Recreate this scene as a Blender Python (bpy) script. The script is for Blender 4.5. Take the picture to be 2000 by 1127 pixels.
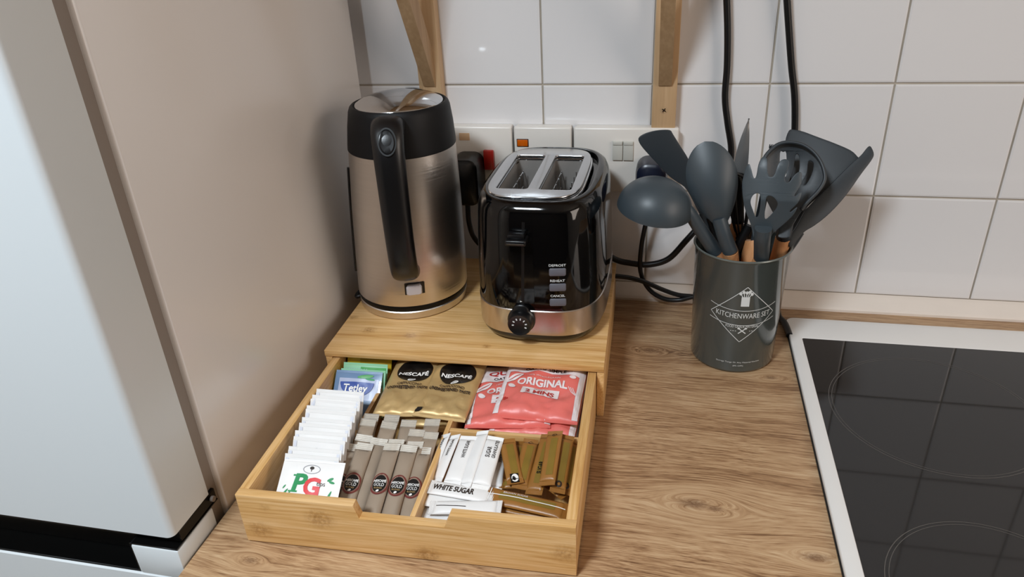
import bpy, bmesh, math, random
from mathutils import Vector, Matrix, noise
PI = math.pi
rnd = random.Random(7)
SC = bpy.context.scene
COL = SC.collection
for o in list(bpy.data.objects): bpy.data.objects.remove(o)

# ------------------------------------------------------------------ camera, world, lights, exposure
CAM = Vector((0.18173, -1.00953, 0.53654)); FPX = 1423.54
RC = Matrix(((0.97708693, -0.05443126, 0.20576291), (0.20740393, 0.46060335, -0.86303428), (-0.04779905, 0.88593555, 0.46133876)))
cd = bpy.data.cameras.new('camera'); cam = bpy.data.objects.new('camera', cd); COL.objects.link(cam)
cam.matrix_world = Matrix.Translation(CAM) @ RC.to_4x4()
cd.sensor_width = 36; cd.lens = FPX*36/2000; cd.clip_start = .02
SC.camera = cam
SC.view_settings.view_transform = 'Standard'; SC.view_settings.look = 'None'
SC.view_settings.gamma = 1; SC.view_settings.use_curve_mapping = False
SC.view_settings.exposure = 0.15
w = bpy.data.worlds.new('world'); SC.world = w; w.use_nodes = True
w.node_tree.nodes['Background'].inputs[0].default_value = (.75, .82, .9, 1)
w.node_tree.nodes['Background'].inputs[1].default_value = .0

def area(name, loc, target, sx, sy, power, col):
    l = bpy.data.lights.new(name, 'AREA'); l.shape = 'RECTANGLE'; l.size = sx; l.size_y = sy; l.energy = power; l.color = col
    o = bpy.data.objects.new(name, l); COL.objects.link(o); o.location = loc
    o.rotation_euler = (Vector(target)-Vector(loc)).to_track_quat('-Z', 'Y').to_euler()
    o['label'] = 'room light'; o['category'] = 'lamp'
    return o
area('ceiling_lamp', (-.33, -1.42, 1.42), (-.33, -1.42, 0), .30, .26, 28, (.82, .92, 1))
area('side_fill', (1.95, -1.1, .75), (-.2, -.4, .1), 1.2, 1.1, 20, (1, .87, .77))  # warm fill added at the right to brighten the fridge side

# ------------------------------------------------------------------ helpers
def ray(p):
    return RC @ Vector(((p[0]-1000)/FPX, -(p[1]-563.5)/FPX, -1))
def hit(p, ax, v):
    d = ray(p); return CAM + d*((v-CAM[ax])/d[ax])
def link(o): COL.objects.link(o); return o
def W(o):
    m = o.matrix_basis.copy() if o.parent is None else W(o.parent) @ o.matrix_parent_inverse @ o.matrix_basis
    return m
def adopt(o, parent, local=False):
    if parent is not None:
        o.parent = parent
        if not local: o.matrix_parent_inverse = W(parent).inverted()
def thing(name, label, cat, mat=None, group=None, loc=None):
    o = bpy.data.objects.new(name, None); link(o); o.empty_display_size = .02
    if loc is not None: o.matrix_basis = Matrix.Translation(Vector(loc))
    if mat is not None: o.matrix_basis = mat
    return tag(o, label, cat, group)
def tag(o, label, cat, group=None):
    o['label'] = label; o['category'] = cat
    if group: o['group'] = group
    return o
def setmesh(name, bm, mat, parent=None, local=False, smooth=True, angle=40):
    bmesh.ops.recalc_face_normals(bm, faces=bm.faces[:])
    me = bpy.data.meshes.new(name)
    if smooth:
        for f in bm.faces: f.smooth = True
        for e in bm.edges:
            if len(e.link_faces) == 2 and e.calc_face_angle(0) > math.radians(angle): e.smooth = False
    bm.to_mesh(me); bm.free()
    if mat: me.materials.append(mat)
    o = bpy.data.objects.new(name, me); link(o); adopt(o, parent, local)
    return o
def addbox(bm, x0, x1, y0, y1, z0, z1, bev=0, seg=2, M=None):
    r = bmesh.ops.create_cube(bm, size=1)
    vs = r['verts']
    for v in vs: v.co = Vector((x0+(v.co.x+.5)*(x1-x0), y0+(v.co.y+.5)*(y1-y0), z0+(v.co.z+.5)*(z1-z0)))
    if bev:
        es = list({e for v in vs for e in v.link_edges})
        rr = bmesh.ops.bevel(bm, geom=es, offset=bev, segments=seg, affect='EDGES', profile=.5)
        vs = list({v for f in rr['faces'] for v in f.verts} | {v for v in vs if v.is_valid})
    if M is not None:
        for v in vs: v.co = M @ v.co
def box(name, x0, x1, y0, y1, z0, z1, mat, parent=None, bev=.001, seg=2, M=None, local=False):
    bm = bmesh.new(); addbox(bm, x0, x1, y0, y1, z0, z1, bev, seg, M)
    return setmesh(name, bm, mat, parent, local)
def ringloft(bm, rings, capA=True, capB=True, closed=False):
    R = [[bm.verts.new(p) for p in r] for r in rings]
    n = len(R[0])
    for a, b in zip(R[:-1], R[1:]):
        for i in range(n): bm.faces.new((a[i], a[(i+1) % n], b[(i+1) % n], b[i]))
    if closed:
        a, b = R[-1], R[0]
        for i in range(n): bm.faces.new((a[i], a[(i+1) % n], b[(i+1) % n], b[i]))
    else:
        if capA: bm.faces.new(R[0][::-1])
        if capB: bm.faces.new(R[-1])
def smoothpath(pts, n=8):
    pts = [Vector(p) for p in pts]
    if len(pts) < 3: return pts
    out = []
    for i in range(len(pts)-1):
        p0 = pts[max(i-1, 0)]; p1 = pts[i]; p2 = pts[i+1]; p3 = pts[min(i+2, len(pts)-1)]
        for k in range(n):
            t = k/n
            out.append(.5*((2*p1)+(p2-p0)*t+(2*p0-5*p1+4*p2-p3)*t*t+(3*p1-p0-3*p2+p3)*t**3))
    out.append(pts[-1]); return out
def tuberings(pts, rad, n=12, asp=1.0, up=None):
    pts = [Vector(p) for p in pts]; rings = []
    u = None
    for i, p in enumerate(pts):
        d = (pts[min(i+1, len(pts)-1)]-pts[max(i-1, 0)]).normalized()
        if up is not None: u = Vector(up)-d*d.dot(Vector(up))
        elif u is None: u = d.orthogonal()
        else: u = u-d*d.dot(u)
        u.normalize(); v = d.cross(u)
        r = rad(i/(len(pts)-1)) if callable(rad) else rad
        a = asp
        rings.append([p+u*math.cos(2*PI*k/n)*r*a+v*math.sin(2*PI*k/n)*r for k in range(n)])
    return rings
def tube(name, pts, rad, mat, parent=None, n=12, sm=6, asp=1.0, up=None, local=False):
    bm = bmesh.new(); P = smoothpath(pts, sm) if sm > 1 else pts
    ringloft(bm, tuberings(P, rad, n, asp, up))
    return setmesh(name, bm, mat, parent, local, angle=60)
def lathe(name, prof, c, mat, parent=None, n=64, M=None, shx=0, z0=0, caps=(False, False), local=False, angle=35):
    bm = bmesh.new(); rings = []
    for r, z in prof:
        ring = []
        for k in range(n):
            a = 2*PI*k/n
            p = Vector((r*math.cos(a)+shx*(z-z0), r*math.sin(a), z))
            p = (M @ p) if M is not None else p+Vector(c)
            ring.append(p)
        rings.append(ring)
    ringloft(bm, rings, caps[0], caps[1])
    return setmesh(name, bm, mat, parent, local, angle=angle)
def plate(name, splines, thick, mat, parent=None, M=None, bev=0, local=False):
    """flat piece with holes from closed 2D outlines (first = outer)"""
    cu = bpy.data.curves.new(name, 'CURVE'); cu.dimensions = '2D'; cu.fill_mode = 'BOTH'; cu.extrude = max(thick/2-bev, 0); cu.bevel_depth = bev; cu.bevel_resolution = 2; cu.offset = -bev
    for s in splines:
        sp = cu.splines.new('POLY'); sp.points.add(len(s)-1); sp.use_cyclic_u = True
        for i, p in enumerate(s): sp.points[i].co = (p[0], p[1], 0, 1)
    t = bpy.data.objects.new('t', cu); me = bpy.data.meshes.new_from_object(t)
    bpy.data.objects.remove(t); bpy.data.curves.remove(cu)
    bm = bmesh.new(); bm.from_mesh(me); bpy.data.meshes.remove(me)
    bmesh.ops.remove_doubles(bm, verts=bm.verts[:], dist=1e-6)
    if M is not None: bm.transform(M)
    return setmesh(name, bm, mat, parent, local, angle=30)
def rrect(x0, x1, y0, y1, r, n=6):
    o = []
    for cx, cy, a0 in ((x1-r, y1-r, 0), (x0+r, y1-r, PI/2), (x0+r, y0+r, PI), (x1-r, y0+r, 1.5*PI)):
        for k in range(n+1):
            a = a0+k*PI/2/n; o.append((cx+r*math.cos(a), cy+r*math.sin(a)))
    return o

# ---- printing that lies on a surface: surf(s, t, e) -> point
def spread(bm, L, it=5):
    for _ in range(it):
        es = [e for e in bm.edges if e.calc_length() > L]
        if not es: break
        bmesh.ops.subdivide_edges(bm, edges=es, cuts=1)
        bmesh.ops.triangulate(bm, faces=bm.faces[:])
def ontosurf(bm, surf, e):
    for v in bm.verts: v.co = surf(v.co.x, v.co.y, e)
def text(body, x, y, wdt, hgt, surf, mat, parent, rot=0, bold=0.0, shear=0.0, e=.0004, L=.002, local=False, name='lettering', arc=0.0):
    cu = bpy.data.curves.new('t', 'FONT'); cu.body = body; cu.size = 1; cu.offset = bold; cu.shear = shear; cu.resolution_u = 3
    t = bpy.data.objects.new('t', cu); me = bpy.data.meshes.new_from_object(t)
    bpy.data.objects.remove(t); bpy.data.curves.remove(cu)
    bm = bmesh.new(); bm.from_mesh(me); bpy.data.meshes.remove(me)
    bmesh.ops.remove_doubles(bm, verts=bm.verts[:], dist=1e-5)
    xs = [v.co.x for v in bm.verts]; ys = [v.co.y for v in bm.verts]
    ax, bx_, ay, by = min(xs), max(xs), min(ys), max(ys)
    cr, sr = math.cos(rot), math.sin(rot)
    for v in bm.verts:
        px = ((v.co.x-ax)/(bx_-ax)-.5)*wdt; py = ((v.co.y-ay)/(by-ay)-.5)*hgt
        py += arc*(2*px/wdt)**2
        v.co = Vector((x+px*cr-py*sr, y+px*sr+py*cr, 0))
    spread(bm, L); ontosurf(bm, surf, e)
    return flat(name, bm, mat, parent, local)
def flat(name, bm, mat, parent, local):
    me = bpy.data.meshes.new(name); bm.to_mesh(me); bm.free(); me.materials.append(mat)
    o = bpy.data.objects.new(name, me); link(o); adopt(o, parent, local); return o
def disc(x, y, a, b, surf, mat, parent, inner=0.0, e=.0003, local=False, name='printed_mark', n=32, rot=0, clip=None, rings=5):
    bm = bmesh.new(); V = []
    for j in range(rings+1):
        f = inner+(1-inner)*j/rings
        row = []
        for k in range(n):
            t = 2*PI*k/n; px = a*f*math.cos(t); py = b*f*math.sin(t)
            q = [x+px*math.cos(rot)-py*math.sin(rot), y+px*math.sin(rot)+py*math.cos(rot)]
            if clip: q[0] = min(max(q[0], clip[0]), clip[1]); q[1] = min(max(q[1], clip[2]), clip[3])
            row.append(bm.verts.new((q[0], q[1], 0)))
        V.append(row)
    for A, B in zip(V[:-1], V[1:]):
        for k in range(n): bm.faces.new((A[k], B[k], B[(k+1) % n], A[(k+1) % n]))
    ontosurf(bm, surf, e); bmesh.ops.remove_doubles(bm, verts=bm.verts[:], dist=1e-7)
    return flat(name, bm, mat, parent, local)
def patch(x0, x1, y0, y1, surf, mat, parent, e=.0003, local=False, name='printed_panel', nx=16, ny=16, fn=None):
    """fn(u) -> (ylow, yhigh) lets the patch have a shaped outline"""
    bm = bmesh.new(); g = []
    for i in range(nx+1):
        u = i/nx; x = x0+(x1-x0)*u; a, b = fn(u) if fn else (y0, y1)
        g.append([bm.verts.new((x, a+(b-a)*j/ny, 0)) for j in range(ny+1)])
    for i in range(nx):
        for j in range(ny): bm.faces.new((g[i][j], g[i+1][j], g[i+1][j+1], g[i][j+1]))
    ontosurf(bm, surf, e)
    return flat(name, bm, mat, parent, local)
def stroke(pts, wd, surf, mat, parent, e=.0004, local=False, name='printed_line', closed=False, L=.004):
    P = [Vector((p[0], p[1])) for p in pts]
    if closed: P.append(P[0])
    Q = []
    for a, b in zip(P[:-1], P[1:]):
        m = max(1, int((b-a).length/L))
        Q += [a+(b-a)*k/m for k in range(m)]
    Q.append(P[-1]); bm = bmesh.new(); rows = []
    for i, p in enumerate(Q):
        d = (Q[min(i+1, len(Q)-1)]-Q[max(i-1, 0)]).normalized(); nn = Vector((-d.y, d.x))*wd/2
        rows.append((bm.verts.new((p.x+nn.x, p.y+nn.y, 0)), bm.verts.new((p.x-nn.x, p.y-nn.y, 0))))
    for a, b in zip(rows[:-1], rows[1:]): bm.faces.new((a[0], b[0], b[1], a[1]))
    ontosurf(bm, surf, e)
    return flat(name, bm, mat, parent, local)

# ------------------------------------------------------------------ materials
def srgb(h):
    if isinstance(h, str): c = [int(h[i:i+2], 16)/255 for i in (0, 2, 4)]
    else: c = h
    return tuple((x/12.92 if x <= .04045 else ((x+.055)/1.055)**2.4) for x in c)+(1,)
def mat(name, col, rough=.5, metal=0, var=0, vscale=30, bump=0, bscale=200, coat=0, aniso=0, stretch=(1, 1, 1), spec=.5, trans=0, alpha=1, sheen=0):
    m = bpy.data.materials.new(name); m.use_nodes = True; nt = m.node_tree; b = nt.nodes['Principled BSDF']
    c = srgb(col); b.inputs['Base Color'].default_value = c; b.inputs['Roughness'].default_value = rough; b.inputs['Metallic'].default_value = metal
    b.inputs['Specular IOR Level'].default_value = spec; b.inputs['Coat Weight'].default_value = coat; b.inputs['Anisotropic'].default_value = aniso
    b.inputs['Transmission Weight'].default_value = trans; b.inputs['Alpha'].default_value = alpha
    if coat: b.inputs['Coat Roughness'].default_value = .05
    tc = nt.nodes.new('ShaderNodeTexCoord'); mp = nt.nodes.new('ShaderNodeMapping'); mp.inputs['Scale'].default_value = stretch
    nt.links.new(tc.outputs['Object'], mp.inputs[0])
    n = nt.nodes.new('ShaderNodeTexNoise'); n.inputs['Scale'].default_value = vscale; n.inputs['Detail'].default_value = 5
    nt.links.new(mp.outputs[0], n.inputs[0])
    mx = nt.nodes.new('ShaderNodeMix'); mx.data_type = 'RGBA'
    v = max(var, .02)
    mx.inputs[6].default_value = tuple(x*(1-v) for x in c[:3])+(1,); mx.inputs[7].default_value = tuple(min(x*(1+v), 1) for x in c[:3])+(1,)
    nt.links.new(n.outputs[0], mx.inputs[0]); nt.links.new(mx.outputs[2], b.inputs['Base Color'])
    if bump:
        n2 = nt.nodes.new('ShaderNodeTexNoise'); n2.inputs['Scale'].default_value = bscale; n2.inputs['Detail'].default_value = 3
        nt.links.new(mp.outputs[0], n2.inputs[0])
        bp = nt.nodes.new('ShaderNodeBump'); bp.inputs['Strength'].default_value = bump; bp.inputs['Distance'].default_value = .001
        nt.links.new(n2.outputs[0], bp.inputs['Height']); nt.links.new(bp.outputs[0], b.inputs['Normal'])
    return m
def node(nt, t, **kw):
    n = nt.nodes.new(t)
    for k, v in kw.items():
        if k.startswith('i_'): n.inputs[int(k[2:])].default_value = v
        else: setattr(n, k, v)
    return n
def woodmat(name, stops, rough, gx, gy, axis='X', knots=0, dist=.4, fine=1.0, coat=0, kcol='8a5f3a', kscale=4.5, offs=(0, 0, 0), bump=.15, seam=0):
    """grain lines run along the given axis of object space"""
    m = bpy.data.materials.new(name); m.use_nodes = True; nt = m.node_tree; b = nt.nodes['Principled BSDF']; lk = nt.links.new
    tc = node(nt, 'ShaderNodeTexCoord'); off = node(nt, 'ShaderNodeMapping'); off.inputs['Location'].default_value = offs
    if axis == 'Y': off.inputs['Rotation'].default_value = (0, 0, PI/2)
    if axis == 'Z': off.inputs['Rotation'].default_value = (0, PI/2, 0)
    lk(tc.outputs['Object'], off.inputs[0])
    # warp
    nw = node(nt, 'ShaderNodeTexNoise'); nw.inputs['Scale'].default_value = 5; nw.inputs['Detail'].default_value = 2
    mw = node(nt, 'ShaderNodeMapping'); mw.inputs['Scale'].default_value = (.5, 1.4, 1); lk(off.outputs[0], mw.inputs[0]); lk(mw.outputs[0], nw.inputs[0])
    sb = node(nt, 'ShaderNodeVectorMath', operation='SUBTRACT'); sb.inputs[1].default_value = (.5, .5, .5); lk(nw.outputs[1], sb.inputs[0])
    sc = node(nt, 'ShaderNodeVectorMath', operation='SCALE'); sc.inputs[3].default_value = dist*.1; lk(sb.outputs[0], sc.inputs[0])
    ad = node(nt, 'ShaderNodeVectorMath', operation='ADD'); lk(off.outputs[0], ad.inputs[0]); lk(sc.outputs[0], ad.inputs[1])
    src = ad
    kn = None
    if knots:
        vo = node(nt, 'ShaderNodeTexVoronoi'); vo.inputs['Scale'].default_value = kscale; vo.inputs['Randomness'].default_value = .9
        mk = node(nt, 'ShaderNodeMapping'); mk.inputs['Scale'].default_value = (1, 2.0, 1); lk(ad.outputs[0], mk.inputs[0]); lk(mk.outputs[0], vo.inputs[0])
        kn = node(nt, 'ShaderNodeMapRange'); kn.inputs[1].default_value = 0; kn.inputs[2].default_value = .5; kn.inputs[3].default_value = 1; kn.inputs[4].default_value = 0
        lk(vo.outputs['Distance'], kn.inputs[0])
        pw = node(nt, 'ShaderNodeMath', operation='POWER'); pw.inputs[1].default_value = 3; lk(kn.outputs[0], pw.inputs[0])
        cm = node(nt, 'ShaderNodeCombineXYZ'); ml = node(nt, 'ShaderNodeMath', operation='MULTIPLY'); ml.inputs[1].default_value = .05*knots; lk(pw.outputs[0], ml.inputs[0]); lk(ml.outputs[0], cm.inputs[1])
        ad2 = node(nt, 'ShaderNodeVectorMath', operation='ADD'); lk(ad.outputs[0], ad2.inputs[0]); lk(cm.outputs[0], ad2.inputs[1]); src = ad2
    m1 = node(nt, 'ShaderNodeMapping'); m1.inputs['Scale'].default_value = (gx, gy, gy*.6); lk(src.outputs[0], m1.inputs[0])
    n1 = node(nt, 'ShaderNodeTexNoise'); n1.inputs['Scale'].default_value = 1; n1.inputs['Detail'].default_value = 8; n1.inputs['Roughness'].default_value = .62; lk(m1.outputs[0], n1.inputs[0])
    m2 = node(nt, 'ShaderNodeMapping'); m2.inputs['Scale'].default_value = (gx*4, gy*5*fine, gy*4); lk(src.outputs[0], m2.inputs[0])
    n2 = node(nt, 'ShaderNodeTexNoise'); n2.inputs['Scale'].default_value = 1; n2.inputs['Detail'].default_value = 4; lk(m2.outputs[0], n2.inputs[0])
    mixf = node(nt, 'ShaderNodeMix', data_type='FLOAT'); mixf.inputs[0].default_value = .35; lk(n1.outputs[0], mixf.inputs[2]); lk(n2.outputs[0], mixf.inputs[3])
    cr = node(nt, 'ShaderNodeValToRGB'); e = cr.color_ramp.elements
    e[0].position = stops[0][0]; e[0].color = srgb(stops[0][1]); e[1].position = stops[-1][0]; e[1].color = srgb(stops[-1][1])
    for p, c in stops[1:-1]: x = e.new(p); x.color = srgb(c)
    lk(mixf.outputs[0], cr.inputs[0]); out = cr.outputs[0]
    if knots:
        k2 = node(nt, 'ShaderNodeMapRange'); k2.inputs[1].default_value = .02; k2.inputs[2].default_value = .17; k2.inputs[3].default_value = 1; k2.inputs[4].default_value = 0
        lk(vo.outputs['Distance'], k2.inputs[0])
        wt = node(nt, 'ShaderNodeSeparateColor'); lk(vo.outputs['Color'], wt.inputs[0])
        gt = node(nt, 'ShaderNodeMath', operation='GREATER_THAN'); gt.inputs[1].default_value = .45; lk(wt.outputs[0], gt.inputs[0])
        mu = node(nt, 'ShaderNodeMath', operation='MULTIPLY'); lk(k2.outputs[0], mu.inputs[0]); lk(gt.outputs[0], mu.inputs[1])
        mu2 = node(nt, 'ShaderNodeMath', operation='MULTIPLY'); mu2.inputs[1].default_value = .8; lk(mu.outputs[0], mu2.inputs[0])
        mx = node(nt, 'ShaderNodeMix', data_type='RGBA'); lk(mu2.outputs[0], mx.inputs[0]); lk(out, mx.inputs[6]); mx.inputs[7].default_value = srgb(kcol); out = mx.outputs[2]
    lk(out, b.inputs['Base Color']); b.inputs['Roughness'].default_value = rough; b.inputs['Coat Weight'].default_value = coat
    bp = node(nt, 'ShaderNodeBump'); bp.inputs['Strength'].default_value = bump; bp.inputs['Distance'].default_value = .0006; lk(mixf.outputs[0], bp.inputs['Height']); lk(bp.outputs[0], b.inputs['Normal'])
    return m
def grainmat(name, stops, rough, axis='X', A=(2.5, 30), B=(14, 330), C=(60, 1100), mixw=(.45, .35, .2), warp=.012, spots=(), spotcol='6e4c31', bend=.02, spotr=.006, bump=.15, reach=.07, stretch=.45, grit=0):
    """long-grain wood with knots at given object-space points (x, y, z, size); the grain bends round them"""
    m = bpy.data.materials.new(name); m.use_nodes = True; nt = m.node_tree; b = nt.nodes['Principled BSDF']; lk = nt.links.new
    tc = node(nt, 'ShaderNodeTexCoord'); src = tc.outputs['Object']
    nw = node(nt, 'ShaderNodeTexNoise'); nw.inputs['Scale'].default_value = 4.5; nw.inputs['Detail'].default_value = 2; lk(src, nw.inputs[0])
    sb = node(nt, 'ShaderNodeVectorMath', operation='SUBTRACT'); sb.inputs[1].default_value = (.5, .5, .5); lk(nw.outputs[1], sb.inputs[0])
    scn = node(nt, 'ShaderNodeVectorMath', operation='SCALE'); scn.inputs[3].default_value = warp*3; lk(sb.outputs[0], scn.inputs[0])
    ad = node(nt, 'ShaderNodeVectorMath', operation='ADD'); lk(src, ad.inputs[0]); lk(scn.outputs[0], ad.inputs[1]); cur = ad.outputs[0]
    mask = None
    ai = {'X': 0, 'Y': 1, 'Z': 2}[axis]
    for kx, ky, kz, ks in spots:
        d = node(nt, 'ShaderNodeVectorMath', operation='SUBTRACT'); d.inputs[1].default_value = (kx, ky, kz); lk(ad.outputs[0], d.inputs[0])
        q = node(nt, 'ShaderNodeVectorMath', operation='MULTIPLY'); v = [1, 1, 1]; v[ai] = stretch; q.inputs[1].default_value = v; lk(d.outputs[0], q.inputs[0])
        l = node(nt, 'ShaderNodeVectorMath', operation='LENGTH'); lk(q.outputs[0], l.inputs[0])
        f = node(nt, 'ShaderNodeMapRange', interpolation_type='SMOOTHSTEP'); f.inputs[1].default_value = 0; f.inputs[2].default_value = reach*ks; f.inputs[3].default_value = bend*ks; f.inputs[4].default_value = 0; lk(l.outputs['Value'], f.inputs[0])
        nd = node(nt, 'ShaderNodeVectorMath', operation='NORMALIZE'); lk(q.outputs[0], nd.inputs[0])
        mv = node(nt, 'ShaderNodeVectorMath', operation='SCALE'); lk(nd.outputs[0], mv.inputs[0]); lk(f.outputs[0], mv.inputs[3])
        a2 = node(nt, 'ShaderNodeVectorMath', operation='SUBTRACT'); lk(cur, a2.inputs[0]); lk(mv.outputs[0], a2.inputs[1]); cur = a2.outputs[0]
        g = node(nt, 'ShaderNodeMapRange', interpolation_type='SMOOTHSTEP'); g.inputs[1].default_value = 0; g.inputs[2].default_value = spotr*ks; g.inputs[3].default_value = 1; g.inputs[4].default_value = 0; lk(l.outputs['Value'], g.inputs[0])
        if mask is None: mask = g.outputs[0]
        else:
            mm = node(nt, 'ShaderNodeMath', operation='MAXIMUM'); lk(mask, mm.inputs[0]); lk(g.outputs[0], mm.inputs[1]); mask = mm.outputs[0]
    def layer(sc_, det):
        mp = node(nt, 'ShaderNodeMapping'); v = [sc_[1]]*3; v[ai] = sc_[0]; mp.inputs['Scale'].default_value = v; lk(cur, mp.inputs[0])
        n = node(nt, 'ShaderNodeTexNoise'); n.inputs['Scale'].default_value = 1; n.inputs['Detail'].default_value = det; n.inputs['Roughness'].default_value = .6; lk(mp.outputs[0], n.inputs[0]); return n.outputs[0]
    tot = None
    for sc_, w_, det in ((A, mixw[0], 6), (B, mixw[1], 3), (C, mixw[2], 2)):
        ml = node(nt, 'ShaderNodeMath', operation='MULTIPLY'); ml.inputs[1].default_value = w_; lk(layer(sc_, det), ml.inputs[0])
        if tot is None: tot = ml.outputs[0]
        else:
            a3 = node(nt, 'ShaderNodeMath', operation='ADD'); lk(tot, a3.inputs[0]); lk(ml.outputs[0], a3.inputs[1]); tot = a3.outputs[0]
    cr = node(nt, 'ShaderNodeValToRGB'); e = cr.color_ramp.elements
    e[0].position = stops[0][0]; e[0].color = srgb(stops[0][1]); e[1].position = stops[-1][0]; e[1].color = srgb(stops[-1][1])
    for p, c in stops[1:-1]: x = e.new(p); x.color = srgb(c)
    lk(tot, cr.inputs[0]); out = cr.outputs[0]
    if mask is not None:
        ng = node(nt, 'ShaderNodeTexNoise'); ng.inputs['Scale'].default_value = 350; lk(src, ng.inputs[0])
        gm = node(nt, 'ShaderNodeMapRange'); gm.inputs[1].default_value = .3; gm.inputs[2].default_value = .65; gm.inputs[3].default_value = 1-grit; gm.inputs[4].default_value = 1; lk(ng.outputs[0], gm.inputs[0])
        m3 = node(nt, 'ShaderNodeMath', operation='MULTIPLY'); lk(mask, m3.inputs[0]); lk(gm.outputs[0], m3.inputs[1])
        m4 = node(nt, 'ShaderNodeMath', operation='MULTIPLY'); m4.inputs[1].default_value = .85; lk(m3.outputs[0], m4.inputs[0])
        mx = node(nt, 'ShaderNodeMix', data_type='RGBA'); lk(m4.outputs[0], mx.inputs[0]); lk(out, mx.inputs[6]); mx.inputs[7].default_value = srgb(spotcol); out = mx.outputs[2]
    lk(out, b.inputs['Base Color']); b.inputs['Roughness'].default_value = rough
    bp = node(nt, 'ShaderNodeBump'); bp.inputs['Strength'].default_value = bump; bp.inputs['Distance'].default_value = .0004; lk(tot, bp.inputs['Height']); lk(bp.outputs[0], b.inputs['Normal'])
    return m
M = {}
M['tile'] = mat('tile_glaze', 'e6e4e4', .07, var=.015, vscale=3, bump=.10, bscale=9)
M['grout'] = mat('grout', 'b0a698', .9, var=.35, vscale=18, bump=.3)
M['wallpaint'] = mat('wall_paint', 'cfc9c0', .8)
M['roompaint'] = mat('room_paint', 'd6cabd', .8)
M['dark'] = mat('room_dark', '4a4036', .8)
M['floor'] = mat('floor_vinyl', '7b6a58', .5)
M['plastic'] = mat('white_plastic', 'e6e1da', .28, var=.02)
M['trim'] = mat('white_trim', 'e4dad0', .35, var=.04)
M['fridge'] = mat('fridge_enamel', 'e2dedb', .22, var=.012, vscale=2, bump=.04, bscale=60)
M['fridge_front_lit'] = mat('fridge_enamel_cool_lit', 'd6dde1', .30, var=.01, vscale=2)  # same enamel as the body; cool light on the front put into the colour
M['gasket'] = mat('grey_gasket', '8c837c', .6)
M['black'] = mat('black_plastic', '0c0c0e', .32, bump=.05, bscale=900)
M['blackgloss'] = mat('black_gloss', '040405', .07)
M['recess'] = mat('black_grip', '040404', .4, spec=.25)
M['matblack'] = mat('matt_black', '0b0b0d', .5, bump=.06, bscale=1200, spec=.25)
M['steel'] = mat('brushed_steel', 'd8d1ca', .33, metal=1, var=.05, vscale=6, bump=.12, bscale=8, aniso=.6, stretch=(1, 1, 60))
M['steelband'] = mat('brushed_steel_band', 'c8bfb8', .24, metal=1, var=.04, vscale=6, bump=.08, bscale=300, stretch=(3, 3, .3))
M['chrome'] = mat('chrome', 'd5d7da', .08, metal=1)
M['chromesat'] = mat('satin_chrome', 'c9cbce', .2, metal=1)
M['wellsteel'] = mat('toaster_well_steel', 'c4bfba', .4, metal=.7)
M['silicone'] = mat('grey_silicone', '3c454b', .42, var=.05, vscale=40)
M['silicone_dark'] = mat('dark_grey_silicone', '2d3338', .45, var=.05, vscale=40)
M['pot'] = mat('grey_green_enamel', '454c4b', .16, coat=.5)
M['potrim'] = mat('pot_rim', '6f7470', .25, metal=.3)
M['print'] = mat('white_print', 'd8dcdc', .5)
M['cable'] = mat('black_cable', '08080a', .4)
M['navy'] = mat('navy_plug', '141a2c', .3)
M['red'] = mat('red_switch', 'b5261c', .3)
M['amber'] = mat('amber_neon', 'd0600c', .15, coat=.5)
M['greyswitch'] = mat('grey_switch', 'c9c8c0', .35)
M['glass'] = mat('hob_glass', '0b0b0d', .045, var=.4, vscale=4, coat=.3)
M['hobring'] = mat('hob_ring_print', '57534f', .4)
M['hobframe'] = mat('white_enamel_frame', 'e4e2df', .25)
M['clear'] = mat('clear_switch', 'b5aeb0', .1, coat=1)
M['button'] = mat('grey_button', '5e5e66', .45)
M['worktop'] = grainmat('oak_laminate', [(.37, '6a4a31'), (.45, '9a7654'), (.52, 'b5926d'), (.65, 'cfb18d')], .40, spots=[tuple(hit(p, 2, 0))+(k,) for p, k in (((1355, 985), 1.2), ((1398, 994), .7), ((1597, 1083), .9), ((1268, 684), 1.0), ((1512, 737), .6), ((486, 1095), .6), ((1585, 1135), .6))], spotcol='5c3b26', warp=.010, grit=.4, spotr=.009, mixw=(.33, .42, .25), B=(16, 420), bend=.014, reach=.055)
YAW = math.radians(1.9); F0 = Vector((-.0508, -.321, 0))
DM = Matrix.Translation(F0) @ Matrix.Rotation(YAW, 4, 'Z')
DMI = DM.inverted()
BST = [(.38, 'bd8b4f'), (.47, 'd2a568'), (.53, 'dbb078'), (.62, 'e6c08c')]
def bsp(pts, ax, v): return [tuple(DMI @ hit(p, ax, v))+(k,) for p, k in pts]
BK = dict(A=(4, 70), B=(10, 420), C=(30, 1400), mixw=(.4, .4, .2), warp=.0012, bend=.0006, stretch=.8, spotcol='93652f', bump=.04, grit=.8, spotr=.008)
M['bamboo'] = grainmat('bamboo', BST, .38, spots=bsp((((720, 645), 1.4), ((800, 655), 1.2), ((950, 676), .8), ((690, 620), 1.0)), 2, .072), **BK)
M['bambook'] = grainmat('bamboo_front', BST, .38, spots=bsp((((513, 1028), 2.0), ((625, 1010), 2.2), ((833, 1087), 2.0), ((1103, 1090), 2.0), ((520, 985), 1.0)), 1, -.5565), **BK)
M['bambooY'] = grainmat('bamboo_side', BST, .38, axis='Y', **BK)
M['pine'] = woodmat('pine', [(.25, 'b4906a'), (.5, 'ccaa82'), (.75, 'dcc09a')], .5, 3, 60, axis='Z', dist=.25, bump=.1)
M['pine2'] = woodmat('pine_brace', [(.25, '957553'), (.5, 'a98a66'), (.75, 'bfa07c')], .55, 3, 60, axis='Z', dist=.25, bump=.1)
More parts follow.
